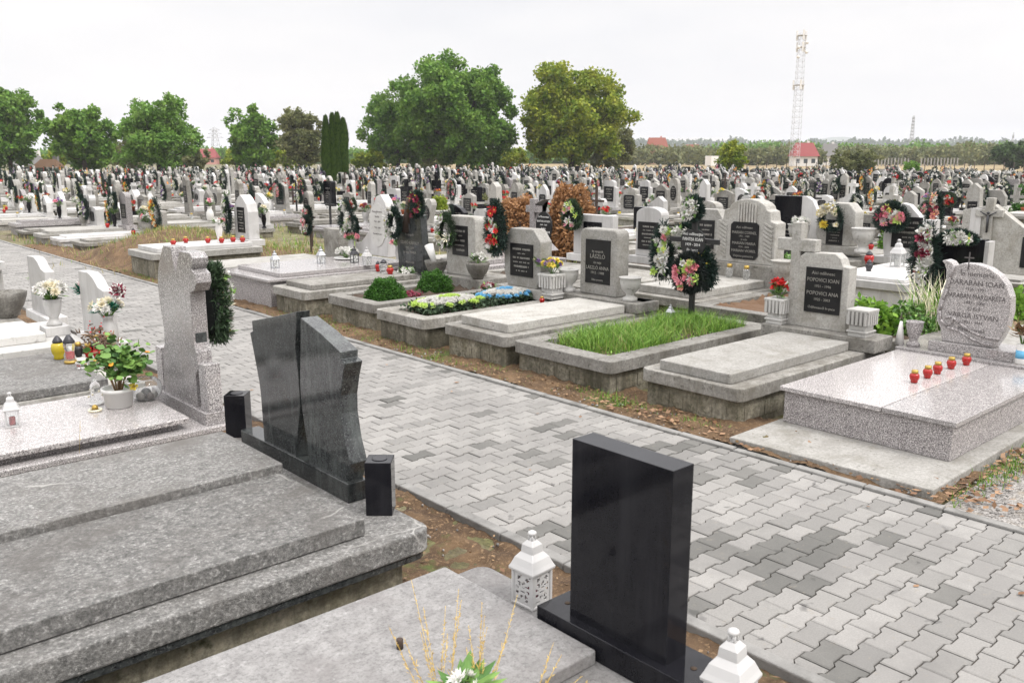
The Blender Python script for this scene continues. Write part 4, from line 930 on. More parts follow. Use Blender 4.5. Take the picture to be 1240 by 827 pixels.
# grass bed with the heart-plate cross
rgrave(5.76, 5.12, 6.33, 2.55, .325, 'soil', 'concrete grave bed overgrown with bright green grass', seed=5, panels=True, rim=.16, head=.14)
gb = MB(); P = np.stack([rng.uniform(5.95, 8.1, 11000), rng.uniform(5.27, 6.18, 11000), np.full(11000, .28)], 1); dns = np.sin(P[:, 0] * 5) + np.sin(P[:, 1] * 9) + rng.normal(0, .8, 11000) > -.9
blades(P[dns], .165, .006, 'grass_blade', gb, rng, 1.3); P2 = np.stack([rng.uniform(5.95, 8.0, 500), rng.uniform(5.25, 6.15, 500), np.full(500, .28)], 1); blades(P2, .17, .005, 'grass_dry', gb, rng, 1.2)
leaves(np.stack([rng.uniform(5.9, 8.1, 1500), rng.uniform(5.22, 6.22, 1500), rng.uniform(.28, .34, 1500)], 1), .03, 'grass_blade', gb, rng)
stuff(gb.build('grass'), 'bright green grass filling the concrete grave bed', 'grass')
cr_ = empty('grave_cross', (8.0, 5.92, .28)); tag(cr_, 'black metal cross with a heart-shaped name plate in the grass bed', 'cross')
p1_ = bevel(MB().box((-.02, -.03, 0), (.02, .03, 1.28), 'black_paint').build('post', cr_), .004)
p2_ = bevel(MB().box((-.018, -.33, .90), (.018, .33, .955), 'black_paint').build('crossbar', cr_), .004)
hp = MB(); hr = arc(-.075, 1.0, .085, -60, 150, 8) + arc(.075, 1.0, .085, 30, 240, 8) + [(.06, .80), (0, .78), (-.06, .80)]
hp.prism_x([(y, z - .05) for y, z in [(-.10, .80), (-.16, .90), (-.165, 1.0), (-.13, 1.07), (-.07, 1.10), (0, 1.085), (.07, 1.10), (.13, 1.07), (.165, 1.0), (.16, .90), (.10, .80), (0, .765)]], -.03, -.021, 'black_paint')
hp.add(text_mb([('Aici odihnește', .047, .985), ('PANTEA IOAN', .052, .925), ('1939 - 2014', .042, .87), ('Fie iertat', .042, .81)], 'lettering_white', .27), Matrix.Translation((-.031, 0, 0)))
p3_ = hp.build('name_plate', cr_); reg(cr_, p1_, p2_, p3_)
wreath_obj((7.92, 5.90, .86), .42, .43, 51, ['needle_back', 'petal_pink', 'petal_white', 'petal_pink', 'petal_lime', 'petal_salmon'], 'full', 'round dark wreath with pink flowers hung on the heart-plate cross', fr=.05)
wreath_obj((8.08, 5.86, .90), .42, .50, 52, ['needle', 'needle', 'needle'], 'full', 'plain dark green wreath behind the pink-flowered one')
wreath_obj((8.20, 6.50, 1.03), .24, .62, 53, ['needle', 'petal_white', 'petal_white', 'petal_pink', 'petal_lime'], 'band', 'white lily wreath hanging left of the heart-plate cross', fr=.055, rz=R(20))
wreath_obj((8.28, 6.22, 1.22), .36, .28, 54, ['needle', 'petal_white', 'petal_white', 'petal_cream'], 'full', 'white lilies lying over the left arm of the heart-plate cross', fr=.06)
wreath_obj((7.99, 5.92, 1.56), .2, .24, 55, ['needle', 'petal_white', 'petal_white'], 'full', 'small white-flowered wreath at the top of the heart-plate cross', fr=.045)
lantern_obj((7.75, 6.02, .33), 'little clear glass lantern in the grass by the black cross', .5, 'steel', 'petal_white')

# 3: slab grave and tall headstone with slender urns
rgrave(5.72, 6.49, 7.42, 2.3, .35, 'slab', 'weathered concrete tomb with long pale slab before the tall rounded headstone', seed=6, panels=True, slab_in=(.10, .08), head=.40, slab='concrete_pale', slab_t=.095)
ob = MB().box((7.64, 6.42, .352), (8.05, 7.72, .47), 'concrete').build('stone_step'); bevel(ob, .01); tag(ob, 'weathered stone step under the tall rounded headstone', 'step')
headstone((7.80, 7.17, .47), 'tall pale headstone with rounded shoulders and black angel plaque', 'shoulder', .60, .80, .22, 'concrete_pale', plinth=False, pw=.66, pz=(.18, .84), bev=.02, text=[('Itt nyugszik', .04, .52), ('LÁSZLÓ', .07, .45), ('és neje', .045, .385), ('LÁSZLÓ ANNA', .06, .315), ('1912 - 1988', .045, .26), ('Béke poraira', .035, .18)])
for y, s_ in ((7.62, 'left'), (6.62, 'right')):
    vase_obj('urn', (7.76, y, .47), 'marble_dirty', 'slender weathered stone urn %s of the tall rounded headstone' % s_, .85, 'urn', 'slender urns by the tall headstone')
tag(MB().box((-.1, -.12, 0), (.12, .12, .22), 'concrete').build('stone_block', None, (7.93, 6.60, .25)), 'small grey block under the right slender urn', 'block')

# 4: flower bed with two funeral cushions, faceted headstone
rgrave(5.62, 7.72, 8.60, 2.1, .37, 'soil', 'concrete grave bed with a white-lime and a blue-white flower cushion', seed=7, head=.15)
def cushion(loc, L, W, c1, c2, c3, label):
    rg = np.random.default_rng(int(loc[0] * 100)); a = MB(); b = MB()
    P = np.stack([rg.uniform(-L/2, L/2, 1500), rg.uniform(-W/2, W/2, 1500), rg.uniform(-.02, .06, 1500)], 1); leaves(P, .05, 'needle_pine', a, rg)
    for i in range(380):
        x, y = rg.uniform(-L/2, L/2), rg.uniform(-W/2, W/2); q = math.hypot(x / (L/2), y / (W/2))
        if q > 1.05: continue
        m = c2 if q < .33 else (c1 if q < .82 else c3)
        if q > .82 and rg.random() < .45: continue
        flower(b, (x, y, .06 + .07 * (1 - q)), (x, y, 1), .042, 'mum', m, None, rg)
    o = a.build('flower_cushion', None, loc); k = b.build('flowers', o); tag(o, label, 'flower cushion', 'funeral flower cushions'); reg(o, k)
cushion((6.25, 8.13, .39), .95, .55, 'petal_white', 'petal_lime', 'petal_lime', 'oval funeral cushion of white and lime green flowers')
cushion((7.15, 8.13, .39), .75, .5, 'petal_white', 'petal_blue', 'petal_blue', 'oval funeral cushion of white and blue flowers')
headstone((7.50, 8.20, .37), 'faceted pale headstone with black plaque beside the yellow flower vase', 'hex', .68, .86, .20, 'concrete_pale', plinth=True, pw=.62, pz=(.30, .78), bev=.012, seed=12)
square_urn((7.55, 7.70, .40), 'fluted white urn holding yellow and violet flowers', None, .95)
bouquet_obj((7.55, 7.70, .72), .12, .16, 61, ['petal_yellow', 'petal_yellow', 'petal_purple'], 'yellow and violet mixed bunch in the fluted urn', n=16, fr=.045)
bouquet_obj((7.55, 7.92, .78), .08, .10, 62, ['petal_purple', 'petal_cream'], 'pale violet dried flowers left of the yellow ones', n=9, fr=.035)
candle_obj((7.30, 7.62, .37), 'tiny red candle glass on the rim of the cushion bed', r=.03, h=.09)
wreath_obj((7.44, 8.60, 1.22), .38, .72, 63, ['needle', 'petal_red', 'petal_white', 'petal_red', 'petal_white'], 'full', 'tall teardrop wreath with red callas and white daisies', fr=.05)
bouquet_obj((7.15, 8.45, .40), .08, .16, 64, ['petal_white', 'petal_wine'], 'small white figure-like bunch beside the blue cushion', n=7)

# 5: box shrubs bed, tall headstone with side wreath
rgrave(5.78, 8.93, 9.98, 2.3, .37, 'soil', 'mossy concrete grave bed planted with two round box shrubs', seed=8, head=.15)
leafbush((6.18, 9.33, .34), .25, .27, 9000, 'leaf_box', .028, 'round clipped green shrub nearest the path in the mossy bed', 'shrub', 5, 'box_shrub', 'round box shrubs', 'leaf_dark')
leafbush((7.12, 9.55, .34), .24, .26, 8000, 'leaf_box', .028, 'round clipped green shrub farther from the path in the mossy bed', 'shrub', 6, 'box_shrub', 'round box shrubs', 'leaf_dark')
leafbush((6.62, 9.40, .33), .16, .05, 260, 'petal_wine', .04, 'low dark red groundcover between the two round shrubs', 'plant', 7, 'plant', stem=False)
ob = MB().box((7.62, 9.20, .30), (8.15, 10.42, .46), 'concrete').build('stone_step'); bevel(ob, .01); tag(ob, 'stained concrete step under the headstone with the side wreath', 'step')
headstone((7.78, 9.80, .46), 'tall pale concrete headstone with narrow black plaque and side wreath', 'shoulder', .66, .84, .22, 'concrete_pale', plinth=False, pw=.52, pz=(.34, .84), bev=.015, seed=14)
wreath_obj((7.70, 9.99, 1.10), .32, .46, 65, ['needle_pine', 'petal_white', 'petal_cream', 'petal_wine', 'petal_white'], 'ring', 'oval wreath with white and dark red flowers on the narrow-plaque headstone')
vase_obj('bowl', (7.70, 9.32, .46), 'concrete', 'round concrete bowl with white flowers right of the narrow-plaque headstone', .9, 'urn')
bouquet_obj((7.70, 9.32, .68), .11, .12, 66, ['petal_white'], 'white artificial flowers in the round concrete bowl', n=12, fr=.05)
vase_obj('bowl', (7.72, 10.30, .40), 'concrete', 'round concrete bowl left of the narrow-plaque headstone', .9, 'urn')
pc_ = MB().lathe([(.03, 0), (.07, .3), (.001, .3)], 'plastic_white', 14).build('plastic_cone', None, (7.72, 10.33, .58)); pc_.rotation_euler = (R(-28), 0, 0); tag(pc_, 'white plastic cone leaning in the left concrete bowl', 'plastic cone')

# 6: concrete slab grave with dark double headstone
rgrave(5.62, 10.38, 11.20, 2.2, .37, 'slab', 'crumbling concrete tomb with thin slab before the dark tree-shaped headstone', seed=9, panels=True, slab_in=(.12, .06), head=.35, slab_t=.07)
hd = empty('headstone', (7.75, 11.0, .40)); tag(hd, 'dark granite headstone with brown figure and engraved names', 'headstone')
a_ = bevel(MB().prism_x([(-.30, 0), (.30, 0), (.36, .80), (.05, .87), (-.04, .55), (-.02, .80), (-.08, .90), (-.28, .86), (-.34, .30)], 0, .12, 'granite_dark').build('stone', hd), .005)
b_ = bevel(MB().box((-.05, -.40, 0), (.14, -.26, .30), 'granite_dark').build('side_column', hd), .004)
t_ = MB(); t_.tube((.02, .10, .6), (.02, .03, 1.1), .09, .035, 'wood_dark', 8); t_.tube((.02, .04, .9), (.02, -.02, 1.15), .05, .02, 'rust', 8); t_ = t_.build('carved_figure', hd)
tx = MB().add(text_mb([('Itt nyugszik', .05, .55), ('SZABÓ KÁROLY', .065, .42), ('1932 - 2009', .045, .35), ('és neje MÁRIA', .055, .28), ('Béke velük', .05, .13)], 'lettering', .5), Matrix.Translation((-.001, .0, 0))).build('inscription', hd); reg(hd, a_, b_, t_, tx)
wreath_obj((7.66, 11.22, 1.14), .28, .44, 67, ['needle', 'petal_white', 'petal_white'], 'ring', 'dark green wreath with white flowers on the dark engraved headstone')
wreath_obj((7.80, 10.80, 1.42), .24, .36, 68, ['needle', 'needle', 'petal_wine'], 'ring', 'small dark green wreath on top of the dark engraved headstone')
bouquet_obj((7.48, 10.72, .40), .13, .10, 69, ['petal_white'], 'low white-flowering plant before the dark engraved headstone', n=26, kinds=('small',), fr=.03)
# granite box grave with elliptical headstone
o = MB().box((5.62, 11.36, -.1), (8.3, 12.85, .40), 'granite_rough').build('grave')
c = bevel(MB().prism_z(rrect(5.55, 11.30, 8.35, 12.92, .01, 1), .40, .44, 'granite_pink').build('cap', o), .008); s = bevel(MB().prism_z(rrect(5.80, 11.42, 7.85, 12.80, .01, 1), .441, .50, 'granite_pink').build('slab', o), .010)
tag(o, 'large polished pale granite tomb with several lanterns on it', 'grave', RG_); reg(o, c, s)
LGp = 'lanterns on the pale granite tomb'
lantern_obj((6.05, 12.05, .50), 'grey metal lantern nearest the path on the pale granite tomb', .72, 'steel', 'petal_white', 0, LGp)
lantern_obj((6.85, 12.10, .50), 'grey metal lantern in the middle of the pale granite tomb', .72, 'steel', 'petal_white', 0, LGp)
lantern_obj((7.30, 11.86, .50), 'dark metal lantern beside the white flower dish', .72, 'metal_dark', 'petal_white', 0, LGp)
lantern_obj((7.25, 11.42, .50), 'white house-shaped lantern on the pale granite tomb', .78, 'white_paint', 'petal_white', 0, LGp)
candle_obj((7.22, 11.08, .44), 'red candle with dark tall lid left of the round glass candle', 'red_glass', 'metal_dark', .04, .15)
candle_obj((7.20, 10.90, .44), 'round clear candle glass with dark lid before the dark headstone', 'clear_glass', 'metal_dark', .065, .19)
candle_obj((7.18, 10.70, .44), 'round red candle glass before the dark engraved headstone', 'red_glass', 'gold', .05, .13)
tag(MB().lathe([(.10, 0), (.19, .015), (.20, .03), (.001, .02)], 'plastic_white', 20).build('dish', None, (7.45, 12.35, .50)), 'shallow white dish of flowers on the pale granite tomb', 'dish')
bouquet_obj((7.45, 12.35, .55), .17, .11, 71, ['petal_white'], 'heap of white roses on the shallow white dish', n=24, fr=.06)
he = empty('headstone', (8.08, 12.3, .50)); tag(he, 'leaf-shaped pinkish stone headstone with engraved oval and big wreath', 'headstone')
EO = [(-.20, 0), (.80, 0), (.78, .18), (.60, .20), (.36, .38), (.26, .70), (.10, .98), (-.04, 1.02), (-.16, .90), (-.24, .70), (-.26, .48), (-.22, .25)]
e1 = bevel(MB().prism_x(EO, 0, .16, 'marble').build('stone', he), .012)
e2 = MB().prism_x(arc(.06, .52, .24, 0, 350, 26, .36), -.012, .001, 'marble_dirty'); e2.add(text_mb([('Aici odihnește', .05, .72), ('familia', .05, .64), ('1920 - 1999', .04, .56), ('1928 - 2006', .04, .46), ('Dormiți în pace', .04, .36)], 'lettering_dark', .36), Matrix.Translation((-.0125, .06, 0))); e2 = e2.build('oval_panel', he)
reg(he, e1, e2)
wreath_obj((7.96, 13.10, 1.12), .42, .50, 72, ['needle', 'petal_white', 'petal_cream', 'petal_white'], 'ring', 'big dark green wreath with white lilies on the leaf-shaped headstone')
for y, lb in ((11.6, 'white bouquet with pink buds right of the leaf-shaped headstone'), (13.0, 'small pink bouquet left of the leaf-shaped headstone')):
    vase_obj('slim', (7.95, y, .44), 'marble', 'pale stone vase for the ' + lb.split(' of ')[0], .9); bouquet_obj((7.95, y, .72), .12, .12, int(y * 10), ['petal_white', 'petal_pink'] if y < 12 else ['petal_pink'], lb, n=14, fr=.045)
# 7+: low slab grave, white-cap tomb with white leaf-shaped headstone
rgrave(5.60, 13.15, 14.35, 2.35, .34, 'slab', 'low buff concrete tomb with a smooth thin slab', seed=10, slab='concrete_pale', slab_in=(.1, .08), head=.2)
headstone((8.0, 13.75, .33), 'squat old concrete block headstone with side columns, pots in front', 'rect', .5, .55, .3, 'concrete', plinth=False, plq=None)
rgrave(5.55, 15.6, 16.75, 2.0, .46, 'slab', 'concrete tomb with bright white slab and scattered red candle glasses', seed=11, slab='marble', slab_in=(.10, .10), head=.1, cap='concrete_pale')
headstone((7.62, 16.50, .42), 'white marble leaf-shaped headstone with black lettered plaque', 'gothic', .62, .98, .22, 'marble', pw=.5, pz=(.25, .75), pmat='marble', seed=15)
wreath_obj((7.52, 16.86, .98), .26, .62, 73, ['needle', 'petal_white', 'petal_white'], 'band', 'narrow green and white wreath on the white leaf-shaped headstone')
vase_obj('slim', (7.0, 16.15, .53), 'plastic_white', 'tall white vase with pink flowers on the white slab', 1.1)
bouquet_obj((7.0, 16.15, .86), .12, .12, 74, ['petal_pink', 'petal_white'], 'pink bouquet in the tall white vase', n=10)
for i, (x, y) in enumerate(((6.10, 16.1), (6.45, 16.4), (6.75, 16.1), (6.95, 15.95), (7.2, 16.0), (7.32, 15.85))):
    candle_obj((x, y, .54), ('red candle glass nearest the path on the bright white slab', 'second red candle glass from the path on the white slab', 'third red candle glass from the path, white slab', 'red candle glass right of the tall white vase', 'red candle glass before the white leaf-shaped headstone', 'red candle glass at the far corner of the white slab')[i], r=.05, h=.12, group='red candles on the bright white slab')
# mound of turned soil has flowers and little crosses at its far side
for i, (x, y, h_) in enumerate(((9.4, 17.0, .75), (9.7, 15.6, .8), (10.1, 18.2, .9))):
    c_ = empty('grave_cross', (x, y, .1)); a_ = MB().box((-.015, -.02, 0), (.015, .02, h_), 'wood_dark').build('post', c_); b_ = MB().box((-.014, -.16, h_ * .72), (.014, .16, h_ * .72 + .045), 'wood_dark').build('crossbar', c_)
    tag(c_, ('thin dark wooden cross, nearest behind the red-candle tomb', 'thin dark wooden cross in the straw grass behind the white headstone', 'thin dark wooden cross at the far edge of the soil mound')[i], 'cross', 'wooden crosses by the soil mound'); reg(c_, a_, b_)
    wreath_obj((x - .06, y, .1 + h_ * .8), .3, .4, 80 + i, ['needle', 'petal_white', 'petal_pink'], 'full', ('small mixed wreath on the nearest thin wooden cross', 'small mixed wreath on the cross in the straw grass', 'small mixed wreath on the cross by the mound')[i])

# ================================================================ SECOND AND THIRD ROW landmarks
R2 = 'graves in the second row across the path'
grave((9.0, 7.15, 0), 2.2, 1.15, .34, 'slab', 'wide stone tomb with double slab before the fan-topped headstone', R2, seed=21, slab='concrete_pale', slab_t=.10, slab_in=(.1, .1), head=.3)
hr_ = empty('headstone', (10.72, 7.05, .42)); tag(hr_, 'massive carved headstone with fan crest and octagonal black plaque', 'headstone')
b0 = bevel(MB().box((-.06, -.62, -.1), (.36, .64, .22), 'concrete').build('plinth', hr_), .01)
b1 = bevel(MB().prism_x([(-.46, .22), (.50, .22), (.50, .80), (.40, .83), (.38, .96)] + arc(.0, .98, .30, 0, 180, 9, .14) + [(-.36, .96), (-.38, .83), (-.46, .80)], 0, .26, 'concrete_pale').build('stone', hr_), .012)
b2 = MB()
for i in range(7):
    y = -.14 + i * .045; b2.box((-.02, y - .014, .80), (.0, y + .014, 1.08 - abs(i - 3) * .01), 'concrete_pale')
for sgn in (-1, 1):
    for i in range(9):
        z = .28 + i * .055; y = .02 + sgn * .37
        b2.raw([(-.015, y - .07, z), (-.015, y + .07, z + .07), (-.015, y + .07, z + .095), (-.015, y - .07, z + .025), (.0, y - .07, z), (.0, y + .07, z + .07), (.0, y + .07, z + .095), (.0, y - .07, z + .025)], [(0,1,2,3), (4,7,6,5), (0,4,5,1), (3,2,6,7)], 'concrete_pale')
b2 = b2.build('relief', hr_)
b3 = MB().prism_x([(-.16, .28), (.20, .28), (.245, .33), (.245, .76), (.20, .80), (-.16, .80), (-.205, .76), (-.205, .33)], -.02, .001, 'plaque'); b3.add(text_mb([('Aici odihnesc', .05, .71), ('MARIAN CORNEL', .055, .635), ('1931 - 1989', .036, .59), ('și soția', .036, .545), ('MARIAN MARIA', .055, .485), ('1934 - 2008', .036, .44), ('MARIAN VIOREL', .055, .38), ('Veșnica pomenire', .045, .31)], 'lettering', .40), Matrix.Translation((-.0205, .02, 0))); b3 = b3.build('plaque', hr_); reg(hr_, b0, b1, b2, b3)
for y, l in ((7.18, 'left'), (6.9, 'right')): candle_obj((10.55, y, .44), 'gold and glass candle %s of the pair before the fan-topped headstone' % l, 'clear_glass', 'gold', .05, .2, 'gold candles before the fan-topped headstone')
vase_obj('urn', (10.5, 6.30, .40), 'concrete_pale', 'fluted concrete urn right of the fan-topped headstone', 1.1, 'urn')
vase_obj('urn', (10.5, 7.85, .40), 'concrete', 'mossy concrete urn left of the fan-topped headstone', 1.1, 'urn')
grave((8.85, 5.95, 0), 2.2, 1.05, .33, 'rust', 'low grave frame filled with rusty dry leaves', R2, seed=22)
headstone((11.2, 8.08, .42), 'faceted grey headstone with square black plaque left of the fan-topped one', 'hex', .62, .92, .2, 'concrete_pale', plinth=True, pw=.5, pz=(.35, .82), seed=23)
grave((8.9, 8.25, 0), 2.1, 1.0, .33, 'slab', 'low concrete tomb before the faceted headstone with square plaque', R2, seed=24)
headstone((11.25, 9.25, .40), 'white headstone with photo medallion and wide black plaque', 'lowarch', .52, .92, .2, 'marble', pw=.8, pz=(.25, .74), seed=25)
grave((8.9, 9.45, 0), 2.1, 1.05, .33, 'slab', 'long pale tomb behind the tall rounded headstone', R2, seed=26, slab='concrete_pale')
for y, l in ((10.25, 'single'),):
    headstone((11.0, y, .36), 'pair of black slabs on a white frame headstone', 'rect', .9, .8, .14, 'marble', pw=.46, pz=(.2, .85), seed=27, pm='granite_black')
    grave((8.9, y, 0), 2.0, 1.1, .32, 'soil', 'open grave bed before the black paired slabs', R2, seed=28)
wreath_obj((10.9, 10.62, 1.15), .45, .5, 75, ['needle_pine', 'petal_white', 'petal_pink', 'petal_lime'], 'full', 'pink and white wreath on the paired black slabs')
ho = empty('headstone', (10.95, 11.42, .48)); tag(ho, 'grey granite egg-shaped headstone with cross and oval black plaque', 'headstone')
o1 = bevel(MB().prism_x([(-.22, 0), (.20, 0)] + [(y - .02, z) for y, z in arc(0, .46, .34, -55, 90, 10, .44)] + [(.22, .80), (.24, .3)], 0, .2, 'granite_rough').build('stone', ho), .02)
o2 = MB(); o2.box((-.03, .20, .3), (.08, .32, .90), 'granite_rough'); o2.box((-.025, .09, .66), (.075, .43, .78), 'granite_rough'); o2 = bevel(o2.build('cross', ho), .008)
o3 = MB().prism_x(arc(-.05, .42, .20, 0, 350, 24, .27), -.03, .001, 'plaque'); o3.add(text_mb([('In Memoriam', .05, .58), ('BARTHA KATALIN', .05, .50), ('1944 - 2001', .038, .44), ('és férje', .04, .38), ('BARTHA GÁBOR', .05, .31), ('1940 - 2011', .038, .25)], 'lettering_white', .33), Matrix.Translation((-.0305, -.05, 0))); o3 = o3.build('plaque', ho); reg(ho, o1, o2, o3)
grave((8.9, 11.55, 0), 2.2, 1.05, .36, 'slab', 'granite tomb before the egg-shaped headstone', R2, seed=29, slab='granite_pink', cap='granite_rough')
bl = leafbush((13.3, 13.0, .1), .66, 1.45, 12000, 'leaf_brown', .08, 'large withered rust-brown conifer shrub, right one of two', 'shrub', 11, 'dead_shrub', 'withered brown conifer shrubs', 'wood_dark')
bl = leafbush((13.4, 14.7, .1), .74, 1.15, 10000, 'leaf_brown', .08, 'large withered rust-brown conifer shrub, left one of two', 'shrub', 12, 'dead_shrub', 'withered brown conifer shrubs', 'wood_dark')
# right hand landmarks
grave((11.9, 5.85, 0), 2.1, 1.15, .42, 'slab', 'bright white marble tomb with a white house lantern on it', R2, seed=30, cap='marble', slab='marble', wall='marble', slab_in=(.03, .03), head=.1, slab_t=.05)
lantern_obj((13.3, 6.05, .47), 'white house-shaped lantern on the bright white marble tomb', 1.2, 'white_paint', 'petal_white')
candle_obj((12.5, 6.1, .47), 'dark candle figure on the bright white marble tomb', 'metal_dark', 'metal_dark', .05, .16); candle_obj((13.3, 6.5, .47), 'red candle glass with dark lid on the white marble tomb', 'red_glass', 'metal_dark', .07, .2)
hk = empty('headstone', (11.15, 4.35, .35)); tag(hk, 'glossy black headstone between white pillars right of the lily wreath', 'headstone')
q1 = bevel(MB().box((0, -.30, 0), (.14, .28, .80), 'granite_black').build('stone', hk), .004); q2 = bevel(MB().box((-.02, .30, 0), (.16, .42, 1.0), 'marble').build('side_pillar', hk), .006); q3 = bevel(MB().box((-.02, -.36, 0), (.16, -.31, .78), 'marble').build('side_pillar', hk), .004); q4 = bevel(MB().box((-.1, -.5, -.1), (.3, .5, -.0), 'marble').build('plinth', hk), .004); reg(hk, q1, q2, q3, q4)
wreath_obj((11.0, 4.66, .92), .34, .80, 76, ['needle', 'petal_white', 'petal_white', 'petal_white', 'petal_wine'], 'band', 'large hanging wreath of white lilies and gladioli', fr=.075)
wreath_obj((11.05, 4.3, 1.17), .42, .14, 77, ['needle', 'petal_white', 'petal_white'], 'full', 'spray of white roses lying on top of the glossy black headstone', fr=.055)
grave((9.0, 2.9, 0), 2.1, 1.0, .25, 'flat', 'low pale stone grave behind the rounded granite headstone', R2, seed=31, cap='concrete_pale')
headstone((14.45, 7.72, .48), 'grey octagonal headstone with black plaque and round wreath', 'hex', .72, .86, .3, 'concrete_pale', pw=.42, pz=(.16, .66), seed=32, bev=.02)
wreath_obj((14.32, 7.72, 1.10), .40, .44, 78, ['needle', 'petal_cream', 'petal_yellow', 'petal_white'], 'ring', 'round dark wreath with cream blooms on the octagonal headstone', fr=.07)
for y, l in ((8.32, 'left'), (7.12, 'right')): vase_obj('urn', (14.3, y, .52), 'marble_dirty', 'classical stone urn %s of the octagonal headstone' % l, 1.3, 'urn', 'urns by the octagonal headstone')
bouquet_obj((14.3, 8.32, .92), .16, .12, 79, ['petal_white', 'petal_white'], 'white snowball flowers in the left classical urn', n=16, fr=.07)
grave((12.2, 7.7, 0), 2.5, 1.2, .42, 'soil', 'raised stone bed with plants before the octagonal headstone', R2, seed=33)
leafbush((13.2, 7.9, .38), .3, .16, 300, 'leaf_green', .08, 'low green plants in the raised bed before the octagonal headstone', 'plant', 13, 'plant', stem=False)
hq = empty('headstone', (14.7, 8.75, .42)); tag(hq, 'large dark slab with engraved rose against a white curved wing', 'headstone')
q1 = bevel(MB().box((0, -.20, .0), (.12, .34, 1.0), 'granite_black').build('stone', hq), .004); q2 = bevel(MB().prism_x([(-.58, 0), (-.205, 0), (-.205, 1.0), (-.30, 1.0), (-.42, .93), (-.52, .75)], .02, .14, 'marble').build('wing', hq), .008)
q3 = MB().add(marks(.3, .25, .45, 3, 'lettering', rng, -.002)); q3.lathe([(.05, -.001), (.07, .001)], 'lettering', 20); 
q3 = MB().add(marks(.3, .2, .42, 3, 'lettering', rng, -.0025), Matrix.Translation((0, .07, 0))).build('inscription', hq); q4 = bevel(MB().box((-.1, -.5, -.12), (.3, .45, 0), 'granite_dark').build('plinth', hq), .004); reg(hq, q1, q2, q3, q4)
hx = empty('headstone', (14.6, 5.15, .35)); tag(hx, 'wide pale headstone with standing crucifix and marble side panel', 'headstone')
c1 = bevel(MB().prism_x([(-.95, 0), (.55, 0), (.55, .95), (.1, 1.05), (-.35, .72), (-.95, .72)], .06, .24, 'concrete_pale').build('stone', hx), .01)
c2 = MB(); c2.box((0, .08, 0), (.1, .20, 1.15), 'concrete_pale'); c2.box((.005, -.06, .86), (.095, .34, .97), 'concrete_pale'); c2 = bevel(c2.build('cross', hx), .008)
c3 = MB().box((.04, .26, .5), (.058, .42, .98), 'marble').build('side_panel', hx); c4 = MB().box((.045, -.75, .12), (.058, -.36, .58), 'plaque').build('plaque', hx)
c5 = MB(); c5.tube((-.02, .14, .62), (-.02, .14, .88), .014, .02, 'metal_dark', 8); c5.tube((-.02, .14, .87), (-.02, .02, .94), .012, .008, 'metal_dark', 6); c5.tube((-.02, .14, .87), (-.02, .26, .94), .012, .008, 'metal_dark', 6); c5.blob((-.03, .14, .92), .022, 'metal_dark', 8, 6); c5 = c5.build('corpus', c2)
KIDS[c2.name] = [c5]; reg(hx, c1, c2, c3, c4)
leafbush((12.8, 4.35, .0), .35, .42, 900, 'leaf_bed', .09, 'tall yellowing lily plant by the crucifix headstone', 'plant', 14, 'plant')
wreath_obj((14.5, 6.75, 1.15), .60, .50, 90, ['needle', 'petal_pink', 'petal_white', 'petal_wine', 'petal_lime', 'petal_yellow'], 'full', 'great heap-like wreath of pink, white and lime flowers', fr=.065)
hw = headstone((14.65, 6.55, .35), 'white wing-shaped headstone mostly hidden by a great colourful wreath', 'sail', .8, 1.02, .16, 'marble', seed=34)
wreath_obj((14.5, 6.05, 1.25), .22, .62, 91, ['needle', 'petal_salmon', 'petal_white', 'petal_wine'], 'band', 'long wreath with salmon roses hung left of the crucifix headstone', fr=.05)
leafbush((17.2, 7.9, .0), .36, .85, 3800, 'leaf_tree', .06, 'feathery green conifer shrub behind the white wing-shaped headstone', 'shrub', 15, 'shrub')
leafbush((17.6, 12.45, .0), .34, .62, 2200, 'leaf_box', .06, 'small rounded green shrub among the third row', 'shrub', 16, 'shrub')
# ================================================================ THE ROWS BEHIND
STY = [('shoulder', .62, .95), ('hex', .66, .95), ('arch', .56, 1.05), ('lowarch', .62, .95), ('gothic', .60, 1.12), ('gable', .60, 1.02), ('slant', .62, 1.0), ('sail', .62, 1.08), ('step', .80, 1.1), ('oval', .66, 1.05), ('obelisk', .42, 1.35), ('wave', .72, .95), ('rect', .56, .98), ('heart', .64, .95)]
SHN = dict(shoulder='round-shouldered', hex='faceted', arch='arched', lowarch='low-arched', gothic='pointed', gable='gabled', slant='slanted', sail='wing-shaped', step='stepped', oval='oval', obelisk='obelisk-like', wave='wavy-topped', rect='rectangular', heart='heart-shaped')
MTS = [('concrete_pale', 'pale concrete'), ('marble', 'white marble'), ('concrete', 'grey concrete'), ('granite_rough', 'grey granite'), ('granite_black', 'black granite')]
rgn = np.random.default_rng(77)
protos = []; FARM = {'concrete_pale': 'far_concrete_pale', 'marble': 'far_marble', 'concrete': 'far_concrete', 'granite_rough': 'far_granite_rough', 'granite_black': 'far_granite_black', 'concrete_wall': 'far_concrete_wall', 'granite_grey': 'far_granite_grey'}
def far_low(sh, W, H, T, m, plq):                       # light version for the far mass
    b, _ = headstone_parts(sh, W, H, T, m, plq=None, plinth=False); b.box((-.07, -W/2 - .1, 0), (T + .06, W/2 + .1, .12), m)
    if plq: b.box((-.012, -W*.3, H*.3), (.002, W*.3, H*.78), 'plaque'); b.box((-.0135, -W*.22, H*.62), (-.012, W*.22, H*.66), 'lettering'); b.box((-.0135, -W*.2, H*.45), (-.012, W*.2, H*.48), 'lettering')
    o = MB(); o.add(b, None, FARM); return o
